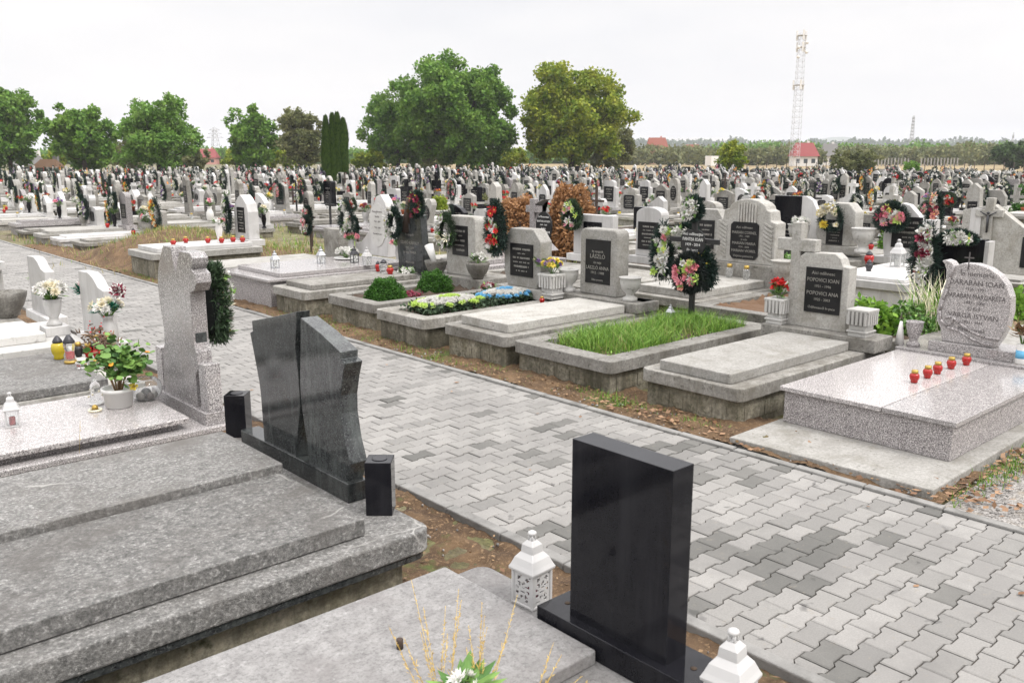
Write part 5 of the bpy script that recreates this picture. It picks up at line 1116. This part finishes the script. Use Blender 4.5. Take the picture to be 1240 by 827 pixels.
for i, (sh, W, H) in enumerate(STY):
    for j in ((0, 1, 0, 2) if i % 3 else (0, 4, 1, 3)):
        if any(p['key'] == (sh, j) for p in protos): continue
        m, mn = MTS[j]; T = rgn.choice([.14, .18, .22]); cross = int(rgn.random() < .16); plq = None if (m == 'granite_black') else rgn.choice(['rect', 'rect', 'rect', 'oct', 'oval'])
        body, kids = headstone_parts(sh, W, H, T, m, plq=plq, seed=i * 7 + j, cross=cross, pw=rgn.uniform(.5, .72), pz=(rgn.uniform(.22, .36), rgn.uniform(.68, .8)), tmat='lettering', text=None)
        if plq is None: kids.append(('inscription', marks(W * .6, H * .3, H * .75, 6, 'lettering', rgn, -.0015), 0))
        protos.append(dict(key=(sh, j), sh=sh, mn=mn, body=body, kids=kids, W=W, H=H, cross=cross, me=None, wt=(3.2, 2.6, 3.2, 1.3, 2.0)[j], far=far_low(sh, W, H, T, m, plq)))
wts = np.array([p['wt'] for p in protos]); wts = wts / wts.sum()
def inst(meshes, names, loc, rz, sc):
    """first use builds the meshes, later uses share them"""
    objs = []
    for i, (n, me) in enumerate(zip(names, meshes)):
        o = bpy.data.objects.new(n, me); COL.objects.link(o)
        if i: o.parent = objs[0]
        objs.append(o)
    objs[0].location = loc; objs[0].rotation_euler = (rgn.normal(0, .014), rgn.normal(0, .012), rz) if names[0] == 'headstone' else (0, 0, rz); objs[0].scale = sc; return objs[0]
def to_meshes(name, body, kids):
    o = body.build(name); ms = [o.data]; ns = [name]; bpy.data.objects.remove(o)
    for n, mb, *_ in kids: k = mb.build(n); ms.append(k.data); ns.append(n); bpy.data.objects.remove(k)
    return ms, ns
# graves, wreaths, bouquets, candles, crosses for the rows
GP = []
for i, (top, cap, slab, h, wall, nm) in enumerate([('slab', 'concrete', 'concrete', .32, 'concrete_wall', 'grey concrete tomb with slab'), ('slab', 'concrete_pale', 'concrete_pale', .36, 'concrete', 'pale concrete tomb with slab'), ('soil', 'concrete', 'concrete', .28, 'concrete_wall', 'concrete grave frame with bare soil'), ('slab', 'marble', 'marble', .38, 'marble', 'white marble tomb'), ('slab', 'granite_grey', 'granite_grey', .4, 'granite_rough', 'polished grey granite tomb'), ('flat', 'concrete_pale', 'concrete', .3, 'concrete_wall', 'plain flat concrete tomb'), ('soil', 'concrete_pale', 'concrete', .3, 'concrete', 'pale grave frame with planted soil'), ('slab', 'granite_black', 'granite_black', .34, 'granite_dark', 'glossy black granite tomb')]):
    base, parts = grave_parts(2.2, 1.0, h, top, seed=i, near=False, cap=cap, slab=slab, wall=wall, head=.3)
    far = MB().add(base, None, FARM)
    for _, p in parts: far.add(p, None, FARM)
    GP.append(dict(base=base, parts=parts, nm=nm, h=h, far=far, me=None))
gw = np.array([3, 3, 2, 1.3, 1.2, 2, 1.6, .5]); gw /= gw.sum()
PALS = [(['needle', 'petal_white', 'petal_white', 'petal_cream'], 'dark green wreath with white flowers'), (['needle_pine', 'petal_red', 'petal_white', 'petal_red'], 'green wreath with red and white flowers'), (['needle', 'petal_pink', 'petal_white', 'petal_wine'], 'dark wreath with pink flowers'), (['needle', 'petal_orange', 'petal_yellow', 'petal_cream'], 'green wreath with orange and yellow flowers'), (['needle', 'petal_purple', 'petal_white', 'petal_white'], 'dark wreath with violet and white flowers'), (['needle', 'petal_white', 'needle', 'needle'], 'plain dark green wreath')]
WP = []
for i in range(12):
    pal, nm = PALS[(0, 1, 2, 0, 3, 5, 4, 0, 5, 2, 0, 1)[i]]; st = ('full', 'full', 'ring', 'full', 'band', 'full')[i % 6]; W, H = (.40, .46) if i % 2 else (.36, .66)
    g_, f_ = wreath_mesh(W, H, 200 + i, pal, st, .6, fr=.048); gl, fl = wreath_mesh(W, H, 300 + i, pal, st, low=True); far = MB().add(gl); far.add(fl)
    WP.append(dict(g=g_, f=f_, nm=('round ' if i % 2 else 'oval ') + nm, far=far, H=H, me=None))
BP = []
for i, (cols, nm) in enumerate([(['petal_white'], 'white'), (['petal_pink', 'petal_white'], 'pink and white'), (['petal_red'], 'red'), (['petal_yellow', 'petal_cream'], 'yellow'), (['petal_purple', 'petal_pink'], 'violet and pink'), (['petal_orange', 'petal_wine'], 'orange and dark red'), (['petal_cream', 'petal_white'], 'cream')]):
    g_, f_ = bouquet_mesh(.13, .2, 400 + i, cols, n=11, fr=.055, low=False); gl, fl = bouquet_mesh(.13, .2, 500 + i, cols, n=7, fr=.07, low=True); fl.add(gl)
    BP.append(dict(g=g_, f=f_, nm=nm, far=fl, me=None))
VM = []
for k_, m_, nm in (('classic', 'marble', 'white vase'), ('urn', 'concrete_pale', 'pale urn'), ('slim', 'granite_black', 'black vase'), ('jug', 'plastic_white', 'white jug'), ('pot', 'terracotta', 'terracotta pot')):
    v = vase_mesh(k_, m_, 1, 10); top = max(z for r, z in VP[k_]); VM.append(dict(mb=v, nm=nm, top=top, me=None))
CM = []
for m_, c_, nm in (('red_glass', 'gold', 'red candle glass'), ('red_glass', 'metal_dark', 'red candle glass with dark lid'), ('clear_glass', 'gold', 'clear candle glass'), ('yellow_glass', 'metal_dark', 'yellow candle glass'), ('plastic_white', 'gold', 'white candle holder')):
    a_, b_ = candle_mesh(m_, c_, .05, .16); CM.append(dict(a=a_, b=b_, nm=nm, me=None))

# cells row by row
ORD = lambda n: ('%d%s' % (n, 'th' if 10 <= n % 100 <= 20 else {1: 'st', 2: 'nd', 3: 'rd'}.get(n % 10, 'th')))
ROWN = {1: 'first', 2: 'second', 3: 'third', 4: 'fourth', 5: 'fifth', 6: 'sixth', 7: 'seventh', 8: 'eighth', 9: 'ninth', 10: 'tenth', 11: 'eleventh', 12: 'twelfth'}
cells = []; row = 0; hx_ = 8.0
while hx_ < 112:
    row += 1; y = max(.322 * hx_ - 1.2, 2.2) + rgn.uniform(0, .6); n = 0
    if row == 1: y = 21.4
    if row == 2: y = 12.7
    if row == 3: y = 9.6
    dmax = 104
    while y < 5.2 * hx_ + 2 and math.hypot(hx_, y) < dmax + rgn.uniform(-3, 3):
        wd = rgn.choice([.95, 1.05, 1.2, 1.45]); d = math.hypot(hx_, y)
        if not (row == 2 and 15.5 < y < 21.5) and not (row == 3 and 11.8 < y < 15.6) and rgn.random() > (.04 if d > 30 else .06):
            n += 1; cells.append(dict(row=row, n=n, x=hx_ + rgn.uniform(-.18, .18), y=y + wd / 2, w=wd, d=d))
        y += wd + rgn.choice([.12, .2, .35, .6] if row > 1 else [.08, .12])
    hx_ += 3.05 + rgn.uniform(-.1, .15) if row > 1 else 3.1
cells.sort(key=lambda c: c['d'])
def visible(x, y): return True
where = lambda c: '%s from the right in the %s row' % (ORD(c['n']), ROWN.get(c['row'], ORD(c['row'])))
NEAR = {'headstone': 262, 'grave': 262, 'wreath': 225, 'flowers': 225, 'vase': 225, 'candle': 225}
cnt = dict.fromkeys(NEAR, 0)
far = {k: MB() for k in NEAR}
for ci, c in enumerate(cells):
    d = c['d']; x, y = c['x'], c['y']; rz = rgn.normal(0, .03)
    p = protos[rgn.choice(len(protos), p=wts)]; sc = (1, rgn.uniform(.68, 1.02), rgn.uniform(.60, 1.04)); bh = .26 + rgn.uniform(-.10, .08)
    gi = rgn.choice(len(GP), p=gw); G_ = GP[gi]; gs = (rgn.uniform(.85, 1.02), (c['w'] - .08) / 1.1, bh / G_['h'])
    gx = x - 2.05 * gs[0]; wl = where(c); stone_d = '%s %s headstone' % (p['mn'], SHN[p['sh']])
    Tg = Matrix.Translation((gx, y, -.02)) @ Matrix.Diagonal((*gs, 1)); hz = bh - .03; ang = R(180) if rgn.random() < .0 else 0
    Th = Matrix.Translation((x, y, hz)) @ Matrix.Rotation(rz, 4, 'Z') @ Matrix.Diagonal((*sc, 1))
    if cnt['grave'] < NEAR['grave']:
        if G_['me'] is None: G_['me'] = to_meshes('grave', G_['base'], G_['parts'])
        o = inst(*G_['me'], (gx, y, -.02), 0, gs); tag(o, '%s, %s' % (G_['nm'], wl), 'grave', 'graves in the rows behind'); cnt['grave'] += 1
    else: far['grave'].add(G_['far'], Tg)
    noh = rgn.random() < .05
    H = p['H'] * sc[2]
    if noh: H = .1
    elif cnt['headstone'] < NEAR['headstone']:
        if p['me'] is None: p['me'] = to_meshes('headstone', p['body'], p['kids'])
        o = inst(*p['me'], (x, y, hz), rz, sc); tag(o, '%s, %s' % (stone_d, wl), 'headstone', 'headstones in the rows behind'); cnt['headstone'] += 1
    else: far['headstone'].add(p['far'], Th)
    # accessories
    if rgn.random() < (.46 if d < 35 else .7):
        W_ = WP[rgn.integers(len(WP))]; s_ = rgn.uniform(.72, 1.15); wy = y + rgn.choice([-1, 1, 1]) * p['W'] * rgn.uniform(.2, .5); wz = hz + H * rgn.uniform(.6, .9)
        if noh: wz = hz + .5
        if cnt['wreath'] < NEAR['wreath']:
            if W_['me'] is None: W_['me'] = to_meshes('wreath', W_['g'], [('flowers', W_['f'])])
            o = inst(*W_['me'], (x - .09, wy, wz), rgn.normal(0, .3), (s_,) * 3); tag(o, '%s, on headstone %s' % (W_['nm'], wl.replace(' the', '')), 'wreath', 'wreaths in the rows behind'); cnt['wreath'] += 1
        else: far['wreath'].add(W_['far'], Matrix.Translation((x - .09, wy, wz)) @ Matrix.Rotation(rgn.normal(0, .3), 4, 'Z') @ Matrix.Scale(s_ * 1.1, 4))
    if rgn.random() < .72:
        B_ = BP[rgn.integers(len(BP))]; V_ = VM[rgn.integers(len(VM))]; sg = rgn.choice([-1, 1]); vy = y + sg * (p['W'] / 2 + .12); vz = hz + .03; vx = x - .12; s_ = rgn.uniform(.8, 1.25)
        if cnt['vase'] < NEAR['vase']:
            if V_['me'] is None: V_['me'] = to_meshes('vase', V_['mb'], [])
            if B_['me'] is None: B_['me'] = to_meshes('bouquet', B_['g'], [('flowers', B_['f'])])
            o = inst(*V_['me'], (vx, vy, vz), 0, (s_,) * 3); tag(o, '%s at headstone %s' % (V_['nm'], wl.replace(' the', '')), 'vase', 'vases in the rows behind'); cnt['vase'] += 1
            o = inst(*B_['me'], (vx, vy, vz + V_['top'] * s_), rgn.uniform(0, 6), (s_,) * 3); tag(o, '%s bouquet at headstone %s' % (B_['nm'], wl.replace(' the', '')), 'flowers', 'bouquets in the rows behind')
        else:
            far['vase'].box((vx - .05, vy - .05, vz), (vx + .05, vy + .05, vz + .25), V_['mb'].mats[0]); far['flowers'].add(B_['far'], Matrix.Translation((vx, vy, vz + .22)) @ Matrix.Scale(s_ * 1.15, 4))
    if rgn.random() < .45 and d < 60:
        C_ = CM[rgn.integers(len(CM))]; cx_, cy_ = x - rgn.uniform(.25, .9), y + rgn.uniform(-.3, .3); cz = bh + .045
        if cnt['candle'] < NEAR['candle']:
            if C_['me'] is None: C_['me'] = to_meshes('grave_candle', C_['a'], [('lid', C_['b'])])
            o = inst(*C_['me'], (cx_, cy_, cz), 0, (1, 1, 1)); tag(o, '%s before headstone %s' % (C_['nm'], wl.replace(' the', '')), 'candle', 'candles in the rows behind'); cnt['candle'] += 1
for k, nm, lab, cat in (('headstone', 'far_headstones', 'countless pale and dark headstones in the far rows up to the trees', 'headstones'), ('grave', 'far_graves', 'low concrete graves of the far rows', 'graves'), ('wreath', 'far_wreaths', 'dark wreaths with white and coloured flowers on the far headstones', 'wreaths'), ('flowers', 'far_flowers', 'dots of coloured flowers among the far headstones', 'flowers'), ('vase', 'far_vases', 'small pale vases among the far headstones', 'vases')):
    if far[k].V: stuff(far[k].build(nm), lab, cat)
print('cells', len(cells), cnt)
# dark crosses and shrubs standing between the rows
for i in range(34):
    c = cells[5 + i * 8]; x, y = c['x'] - rgn.uniform(1.0, 2.0), c['y'] + .6; h_ = rgn.uniform(.95, 1.45)
    r_ = empty('grave_cross', (x, y, 0)); m_ = ('black_paint', 'wood_dark', 'concrete_pale')[i % 3]; t_ = .03 if i % 3 < 2 else .06
    a_ = MB().box((-t_*.7, -t_, 0), (t_*.7, t_, h_), m_).build('post', r_); b_ = MB().box((-t_*.68, -.24, h_*.72), (t_*.68, .24, h_*.72 + t_*1.8), m_).build('crossbar', r_)
    tag(r_, '%s cross by the headstone %s' % (('thin black metal', 'dark wooden', 'pale stone')[i % 3], where(c)), 'cross', 'crosses in the rows behind')
for i in range(16):
    c = cells[21 + i * 24]; m_, nm = (('leaf_box', 'round green'), ('leaf_olive', 'olive green'), ('leaf_autumn', 'yellowing'), ('leaf_cypress', 'dark green'))[i % 4]
    leafbush((c['x'] - 1.2, c['y'] + .5, 0), rgn.uniform(.3, .55), rgn.uniform(.5, .95), 1200, m_, .12, '%s shrub by the grave %s' % (nm, where(c)), 'shrub', 700 + i, 'shrub', 'shrubs between the rows')

# ================================================================ TREES AND FAR THINGS
def at(px, d):
    """point on the ground seen in the column px of the photograph, d metres along the view"""
    a = math.atan((px - 620) / FPX * math.cos(R(PITCH))) + R(YAW); k = d / math.cos(a - R(YAW)); return (k * math.sin(a), k * math.cos(a))
def tree(name, px, d, ytop, width_px, mat, label, seed, n=15000, leaf=.42, base_px=None, group='trees behind the cemetery', crown0=.05, lobes=30, squash=1, trunk=.3):
    rg = np.random.default_rng(seed); x, y = at(px, d); s = d / FPX; H = (191.5 - ytop) * s + CAM_H; Wd = width_px * s / 2
    c0 = H * crown0; ch = (H - c0) / 2
    # limbs
    tr = MB(); tips = []
    tr.tube((0, 0, -.2), (0, 0, H * .35), trunk, trunk * .7, 'bark', 9)
    for k in range(lobes):
        a = rg.uniform(0, 6.28); e = rg.uniform(-.75, .88) if k % 4 else rg.uniform(.25, .75); rr = math.sqrt(1 - e * e * .92) * (rg.uniform(.55, .9) if k % 4 else rg.uniform(.1, .45))
        tip = np.array([Wd * rr * math.cos(a), Wd * rr * math.sin(a), c0 + ch + ch * e * rg.uniform(.78, .98) * (1 - .25 * max(0, e - .5))])
        st = np.array([0, 0, H * rg.uniform(.15, .35)]); mid = st * .45 + tip * .55 + (0, 0, -ch * .08)
        tr.tube(st, mid, trunk * .35, trunk * .18, 'bark', 5); tr.tube(mid, tip, trunk * .18, trunk * .04, 'bark', 5); tips.append((tip, mid))
    P = []
    per = n // (lobes * 4)
    for tip, mid in tips:
        r0 = min(Wd, ch) * rg.uniform(.18, .36)
        for q in range(4):
            c = mid + (tip - mid) * rg.uniform(.1, 1.05) + rg.normal(0, r0 * .5, 3); r_ = r0 * rg.uniform(.4, .8)
            dd = (c - (0, 0, c0 + ch)) / (Wd, Wd, ch); nn = np.linalg.norm(dd); lim = rg.uniform(.80, 1.08)
            if nn > lim: c = np.array([0, 0, c0 + ch]) + dd / nn * lim * (Wd, Wd, ch)
            v = rg.normal(size=(per, 3)); v /= np.linalg.norm(v, axis=1)[:, None]
            P.append(c + v * r_ * rg.uniform(.35, 1.1, (per, 1)) * (1, 1, .75))
    for q in range(int(lobes * 1.1)):                       # inner fill that ties the limbs' clumps together
        v = rg.normal(size=3); v /= np.linalg.norm(v); c = np.array([0, 0, c0 + ch]) + v * rg.uniform(.35, .90) * (Wd, Wd, ch); r_ = min(Wd, ch) * rg.uniform(.12, .22)
        v = rg.normal(size=(int(per * 2.2), 3)); v /= np.linalg.norm(v, axis=1)[:, None]; P.append(c + v * r_ * rg.uniform(.4, 1.1, (int(per * 2.2), 1)))
    P = np.concatenate(P); P[:, 2] = np.maximum(P[:, 2], .4)
    lm = MB(); leaves(P, leaf, mat, lm, rg, .2, .75)
    root = empty(name, (x, y, 0)); t_ = tr.build('trunk', root); c_ = lm.build('crown', root)
    tag(root, label, 'tree', group); reg(root, t_, c_)
T = tree
T('walnut_tree', 12, 112, 96, 92, 'leaf_tree', 'tall dark green tree at the left edge of the picture', 1, 15000)
T('small_tree', -18, 118, 110, 80, 'leaf_dark', 'dark tree cut by the left edge behind the tall one', 21, 8000)
T('fruit_tree', 102, 105, 126, 82, 'leaf_tree', 'medium green tree second from the left edge', 2, 12000)
T('young_ash_tree', 192, 95, 113, 112, 'leaf_bright', 'bright green many-stemmed tree with upright shoots', 3, 17000, .36, crown0=.04)
T('fruit_tree', 309, 118, 132, 66, 'leaf_tree', 'round green tree left of the sparse greyish tree', 4, 9000)
T('birch_tree', 363, 112, 127, 66, 'leaf_olive', 'sparse greyish green tree beside the columnar cypresses', 5, 6500, .36)
T('walnut_tree', 482, 122, 116, 100, 'leaf_tree', 'dark green lower tree left of the biggest tree', 6, 13000)
T('walnut_tree', 556, 116, 70, 170, 'leaf_tree', 'biggest broad green tree in the middle of the skyline', 7, 52000, .44, lobes=60, trunk=.5)
T('maple_tree', 692, 114, 76, 150, 'leaf_autumn', 'broad tree turning yellow right of the biggest tree', 8, 44000, .42, lobes=54, trunk=.45)
T('small_tree', 748, 130, 140, 44, 'leaf_olive', 'thin olive tree at the right foot of the yellowing tree', 9, 4000)
T('small_tree', 887, 92, 167, 36, 'leaf_autumn', 'small yellow-green tree standing alone on the right', 10, 4500, .25, crown0=.02)
T('willow_shrub', 1034, 88, 178, 68, 'leaf_olive', 'wide olive green bush at the far edge of the cemetery', 11, 6500, .22, crown0=.0, trunk=.12)
T('round_shrub', 1104, 85, 192, 22, 'leaf_bright', 'small bright green ball-shaped bush on the far right', 12, 1800, .16, crown0=.0, trunk=.06)
T('evergreen_tree', 1226, 170, 172, 46, 'leaf_dark', 'dark bushy tree at the right edge of the picture', 13, 6000, .6, crown0=.0)
for i, (px, d, yt, wp, m_, lb) in enumerate(((65, 135, 175, 40, 'leaf_autumn', 'low yellowish bush between the two leftmost trees'), (150, 130, 168, 50, 'leaf_olive', 'low olive bush between the second and third tree'), (235, 120, 180, 40, 'leaf_olive', 'low bush right of the many-stemmed tree'), (285, 140, 180, 40, 'leaf_autumn', 'low yellowish bush left of the round green tree'), (345, 125, 178, 80, 'leaf_autumn', 'low yellow-green bush under the sparse greyish tree'), (448, 118, 180, 44, 'leaf_autumn', 'yellow-green bush right of the columnar cypresses'), (520, 135, 176, 70, 'leaf_olive', 'olive bush under the left side of the biggest tree'), (615, 130, 176, 60, 'leaf_autumn', 'yellowish bush between the two big trees'), (735, 120, 178, 60, 'leaf_olive', 'olive bush under the yellowing tree'))):
    T('wild_bush', px, d, yt, wp, m_, lb, 40 + i, 3500, .35, group='bushes under the skyline trees', crown0=.0, trunk=.1, lobes=14)
# columnar cypresses
for i, (px, w_, yt) in enumerate(((396, 12, 144), (404, 11, 141), (410, 12, 140), (417, 11, 147))):
    rg = np.random.default_rng(60 + i); d = 62; x, y = at(px, d); s = d / FPX; H = (191.5 - yt) * s + CAM_H; W2 = w_ * s / 2
    n = 5200; z = rg.uniform(0, 1, n) ** .9; a = rg.uniform(0, 6.28, n); prof = np.minimum(1, (1 - z) * 4.2) ** .6 * (.82 + .18 * np.sin(z * 5 + i)); r_ = W2 * prof * rg.uniform(.75, 1.08, n)
    P = np.stack([r_ * np.cos(a), r_ * np.sin(a), z * H * .97], 1); v = np.stack([np.cos(a) * .25, np.sin(a) * .25, np.ones(n)], 1) + rg.normal(0, .12, (n, 3)); t_ = np.stack([-np.sin(a), np.cos(a), 0 * a], 1); L = .28; Q = np.stack([P, P + v*L*.5 + t_*.045, P + v*L, P + v*L*.5 - t_*.045], 1)
    rt_ = empty('cypress', (x, y, 0)); c_ = MB().quads(Q, 'leaf_cypress'); c_.lathe([(W2 * .7, 0), (W2 * .82, H * .4), (W2 * .7, H * .75), (.02, H * .95)], 'leaf_dark', 10); c_ = c_.build('crown', rt_); tk = MB().tube((0, 0, -.1), (0, 0, .5), .09, .08, 'bark').build('trunk', rt_)  # the dark lathe is a solid core added inside the crown to block light
    tag(rt_, ('columnar dark cypress, leftmost of the tight group of four', 'columnar dark cypress, second from the left in the tight group', 'tallest columnar cypress, third from the left in the tight group', 'columnar dark cypress, rightmost of the tight group of four')[i], 'tree', 'columnar cypresses'); reg(rt_, c_, tk)
# hedge line on the far right, distant wood
def woodline(name, px0, px1, d0, d1, yt, mat, n, leaf, label, seed, base=0):
    rg = np.random.default_rng(seed); P = []; px = px0
    while px < px1:
        d = rg.uniform(d0, d1); x, y = at(px, d); s = d / FPX; H = max(1.5, (191.5 - yt - rg.normal(0, 2.2)) * s + CAM_H); r_ = H * rg.uniform(.45, .75); m = n
        v = rg.normal(size=(m, 3)); v /= np.linalg.norm(v, axis=1)[:, None]; P.append(np.array([x, y, H * .5]) + v * rg.uniform(.6, 1.05, (m, 1)) * (r_, r_, H * .5)); px += r_ / s * rg.uniform(.4, .9)
    P = np.concatenate(P); P[:, 2] = np.maximum(P[:, 2], 0); mb = MB(); leaves(P, leaf, mat, mb, rg, .2, .8); return stuff(mb.build(name), label, 'trees')
woodline('far_bushes', 755, 1245, 250, 300, 179, 'leaf_olive', 420, 1.0, 'continuous line of olive bushes beyond the brown field', 81)
woodline('far_trees', 850, 1245, 330, 380, 176, 'leaf_tree', 420, 1.3, 'line of green trees behind the olive bushes', 82)
woodline('far_trees', -40, 760, 300, 380, 183, 'leaf_tree', 300, 1.5, 'distant green trees glimpsed between the skyline trees', 83)
woodline('distant_wood', 740, 1260, 1500, 1700, 173, 'leaf_dark', 700, 7, 'faint distant wood on the horizon to the right', 84)
plain('roof_tile', (.24, .075, .05), .8, bump=.2); plain('roof_red', (.24, .05, .05), .8); plain('roof_grey', (.16, .155, .15), .8); plain('wall_white', (.68, .66, .63), .9); plain('wall_pink', (.55, .28, .24), .9); plain('window_glass', (.05, .06, .07), .15); plain('mast_paint', (.50, .50, .51), .6); plain('mast_red', (.42, .16, .15), .6)
def house(px, d, w_px, ytop, wall, roof, label, rz=0):
    x, y = at(px, d); s = d / FPX; W = w_px * s; H = (191.5 - ytop) * s + CAM_H; D = W * .6; hw = H * .42
    r = empty('house', (x, y, 0), -R(YAW) + rz); a = MB().box((-W/2, -D/2, 0), (W/2, D/2, hw), wall).build('wall', r)
    g = MB(); V = [(-W/2 - .4, -D/2 - .5, hw), (W/2 + .4, -D/2 - .5, hw), (W/2 + .4, D/2 + .5, hw), (-W/2 - .4, D/2 + .5, hw), (-W/2 + W*.12, 0, H), (W/2 - W*.12, 0, H)]
    g.raw(V, [(0, 1, 5, 4), (2, 3, 4, 5), (1, 2, 5), (3, 0, 4), (3, 2, 1, 0)], roof); g = g.build('roof', r); ch = MB().box((W*.15, .4, H*.8), (W*.15 + .6, 1.0, H + .5), wall).build('chimney', g)
    ks = [a, g]
    for k in range(3):
        wx = -W*.32 + k * W * .32; ks.append(MB().box((wx - .5, -D/2 - .03, hw*.3), (wx + .5, -D/2 + .02, hw*.75), 'window_glass').build('window', r))
    tag(r, label, 'house', 'houses on the horizon'); reg(r, *ks)
house(973, 235, 28, 174, 'wall_white', 'roof_red', 'white house with bright red roof below the lattice tower')
house(795, 330, 26, 168, 'wall_pink', 'roof_tile', 'house with orange tiled roof right of the yellowing tree')
house(838, 360, 20, 176, 'wall_white', 'roof_tile', 'low house with orange roof, second right of the yellowing tree')
house(1215, 420, 18, 176, 'wall_white', 'roof_tile', 'small orange roof near the right edge')
house(1004, 260, 20, 175, 'wall_white', 'roof_grey', 'small dark-roofed house right of the red-roofed one')
house(252, 300, 22, 181, 'wall_pink', 'roof_red', 'pinkish house below the power pylon on the left')
house(36, 128, 26, 187, 'wall_white', 'roof_grey', 'grey-roofed shed under the leftmost trees')
house(58, 122, 24, 193, 'roof_grey', 'rust', 'small rusty-roofed shelter under the leftmost trees')
def mast(px, d, ytop, w0, w1, label, top=None, cat='tower', name='lattice_tower', segs=16, thick=.09, arms=()):
    x, y = at(px, d); s = d / FPX; H = (191.5 - ytop) * s + CAM_H; r = empty(name, (x, y, 0), -R(YAW)); m = MB(); w0 *= s / 2; w1 *= s / 2; ww = lambda t: w0 + (w1 - w0) * t
    for k in range(segs):
        t0, t1 = k / segs, (k + 1) / segs; a, b = ww(t0), ww(t1); c0_ = [(-a, -a), (a, -a), (a, a), (-a, a)]; c1_ = [(-b, -b), (b, -b), (b, b), (-b, b)]; mm = 'mast_red' if False else 'mast_paint'
        for q in range(4):
            p0 = (*c0_[q], t0 * H); p1 = (*c1_[q], t1 * H); p2 = (*c1_[(q+1) % 4], t1 * H); m.tube(p0, p1, thick, thick, mm, 5); m.tube(p0, p2, thick * .55, thick * .55, mm, 4); m.tube(p1, p2, thick * .55, thick * .55, mm, 4)
    m = m.build('lattice', r); ks = [m]
    if top:
        for zz, rr_ in ((.985, 1.75), (.90, 1.5), (.62, 1.7)):
            for q in range(3):
                a = q * 2.094 + .5; cx_, cy_ = ww(zz) * rr_ * math.cos(a), ww(zz) * rr_ * math.sin(a); ks.append(MB().box((cx_ - .18, cy_ - .12, zz * H - 1.1), (cx_ + .18, cy_ + .12, zz * H + 1.1), 'wall_white').build('antenna_panel', r))
            ks.append(MB().lathe([(ww(zz) * rr_ * .95, zz * H - .1), (ww(zz) * rr_, zz * H - .05), (ww(zz) * rr_, zz * H + .05), (ww(zz) * rr_ * .95, zz * H + .1)], 'mast_paint', 12).build('platform', r))
        for q in range(4): ks.append(MB().lathe([(.001, 0), (.4, .1), (.42, .25), (.001, .3)], 'wall_white', 12).build('dish', r)); ks[-1].location = (ww(.8) * (-1) ** q * 1.3, -ww(.8), H * (.93 - .035 * q)); ks[-1].rotation_euler = (R(90), 0, 0)
    for zz, aw in arms:
        ar = MB(); ar.tube((-aw * s / 2, 0, zz * H), (aw * s / 2, 0, zz * H), thick, thick, 'mast_paint', 4); ar.tube((-aw * s / 2, 0, zz * H), (0, 0, zz * H + 1.5), thick * .6, thick * .6, 'mast_paint', 4); ar.tube((aw * s / 2, 0, zz * H), (0, 0, zz * H + 1.5), thick * .6, thick * .6, 'mast_paint', 4); ks.append(ar.build('cross_arm', r))
    tag(r, label, cat); reg(r, *ks)
mast(962, 215, 51, 9.5, 6.5, 'tall grey lattice antenna tower on the right horizon', True, segs=24, thick=.045)
mast(1102, 480, 143, 5, 1.4, 'slim distant radio mast right of the lattice tower', segs=14, thick=.16, name='radio_mast', cat='mast')
mast(1224, 600, 162, 1.5, .8, 'thin distant pole near the right edge', segs=5, thick=.2, name='radio_mast', cat='mast')
mast(262, 420, 157, 12, 3, 'electricity pylon with three cross arms on the left horizon', segs=8, thick=.11, name='power_pylon', cat='pylon', arms=((.72, 20), (.83, 16), (.94, 12)))
fp = at(1060, 232); fq = at(1160, 232)
for i in range(26):
    if i in (11, 12, 13): continue
    t_ = i / 25; x, y = fp[0] + (fq[0] - fp[0]) * t_, fp[1] + (fq[1] - fp[1]) * t_
    tag(MB().box((-.12, -.12, 0), (.12, .12, 2.1), 'concrete_pale').build('fence_post', None, (x, y, 0)), 'pale concrete fence post in a row before the far bushes', 'fence post', 'fence posts at the far field edge')
sx = at(862, 240); tag(bevel(MB().box((-1.6, -1, 0), (1.6, 1, 2.6), 'wall_white').build('kiosk', None, (*sx, 0)), .05), 'small white utility cabin at the edge of the field', 'cabin')
# post and wire fence at the cemetery edge
for i in range(30):
    px = 905 + i * 12; x, y = at(px, 112); tag(MB().tube((0, 0, 0), (0, 0, 1.6), .05, .05, 'wood_dark', 6).build('fence_stake', None, (x, y, 0)), 'thin dark stake of the field edge fence', 'fence stake', 'stakes of the fence at the field edge')
# air: pale haze thinning the far things
hz_ = bpy.data.materials.new('haze'); hz_.use_nodes = True; t = hz_.node_tree; t.nodes.clear(); o_ = t.nodes.new('ShaderNodeOutputMaterial'); v_ = t.nodes.new('ShaderNodeVolumePrincipled')
v_.inputs['Color'].default_value = (.88, .90, .94, 1); v_.inputs['Density'].default_value = .0003; t.links.new(v_.outputs[0], o_.inputs['Volume']); M['haze'] = hz_
hzo = MB().box((-5300, -5300, -6), (5300, 5300, 135), 'haze').build('haze'); stuff(hzo, 'pale thin autumn haze over the far fields and woods', 'haze')
# low hills
hl = MB(); n = 60; V = []
for i in range(n + 1):
    px = 600 + i * 14; x, y = at(px, 4200); hgt = (70 + 26 * math.sin(i * .23 + 1) + 9 * math.sin(i * .9)) * min(1, i / 22); x2, y2 = at(px, 4900); V += [(x, y, -5), ((x + x2) / 2, (y + y2) / 2, hgt + 2), (x2, y2, -5)]
hl.raw(V, [(i*3 + k, (i+1)*3 + k, (i+1)*3 + k + 1, i*3 + k + 1) for i in range(n) for k in (0, 1)], 'leaf_dark', True); kind(hl.build('hills'), 'structure')
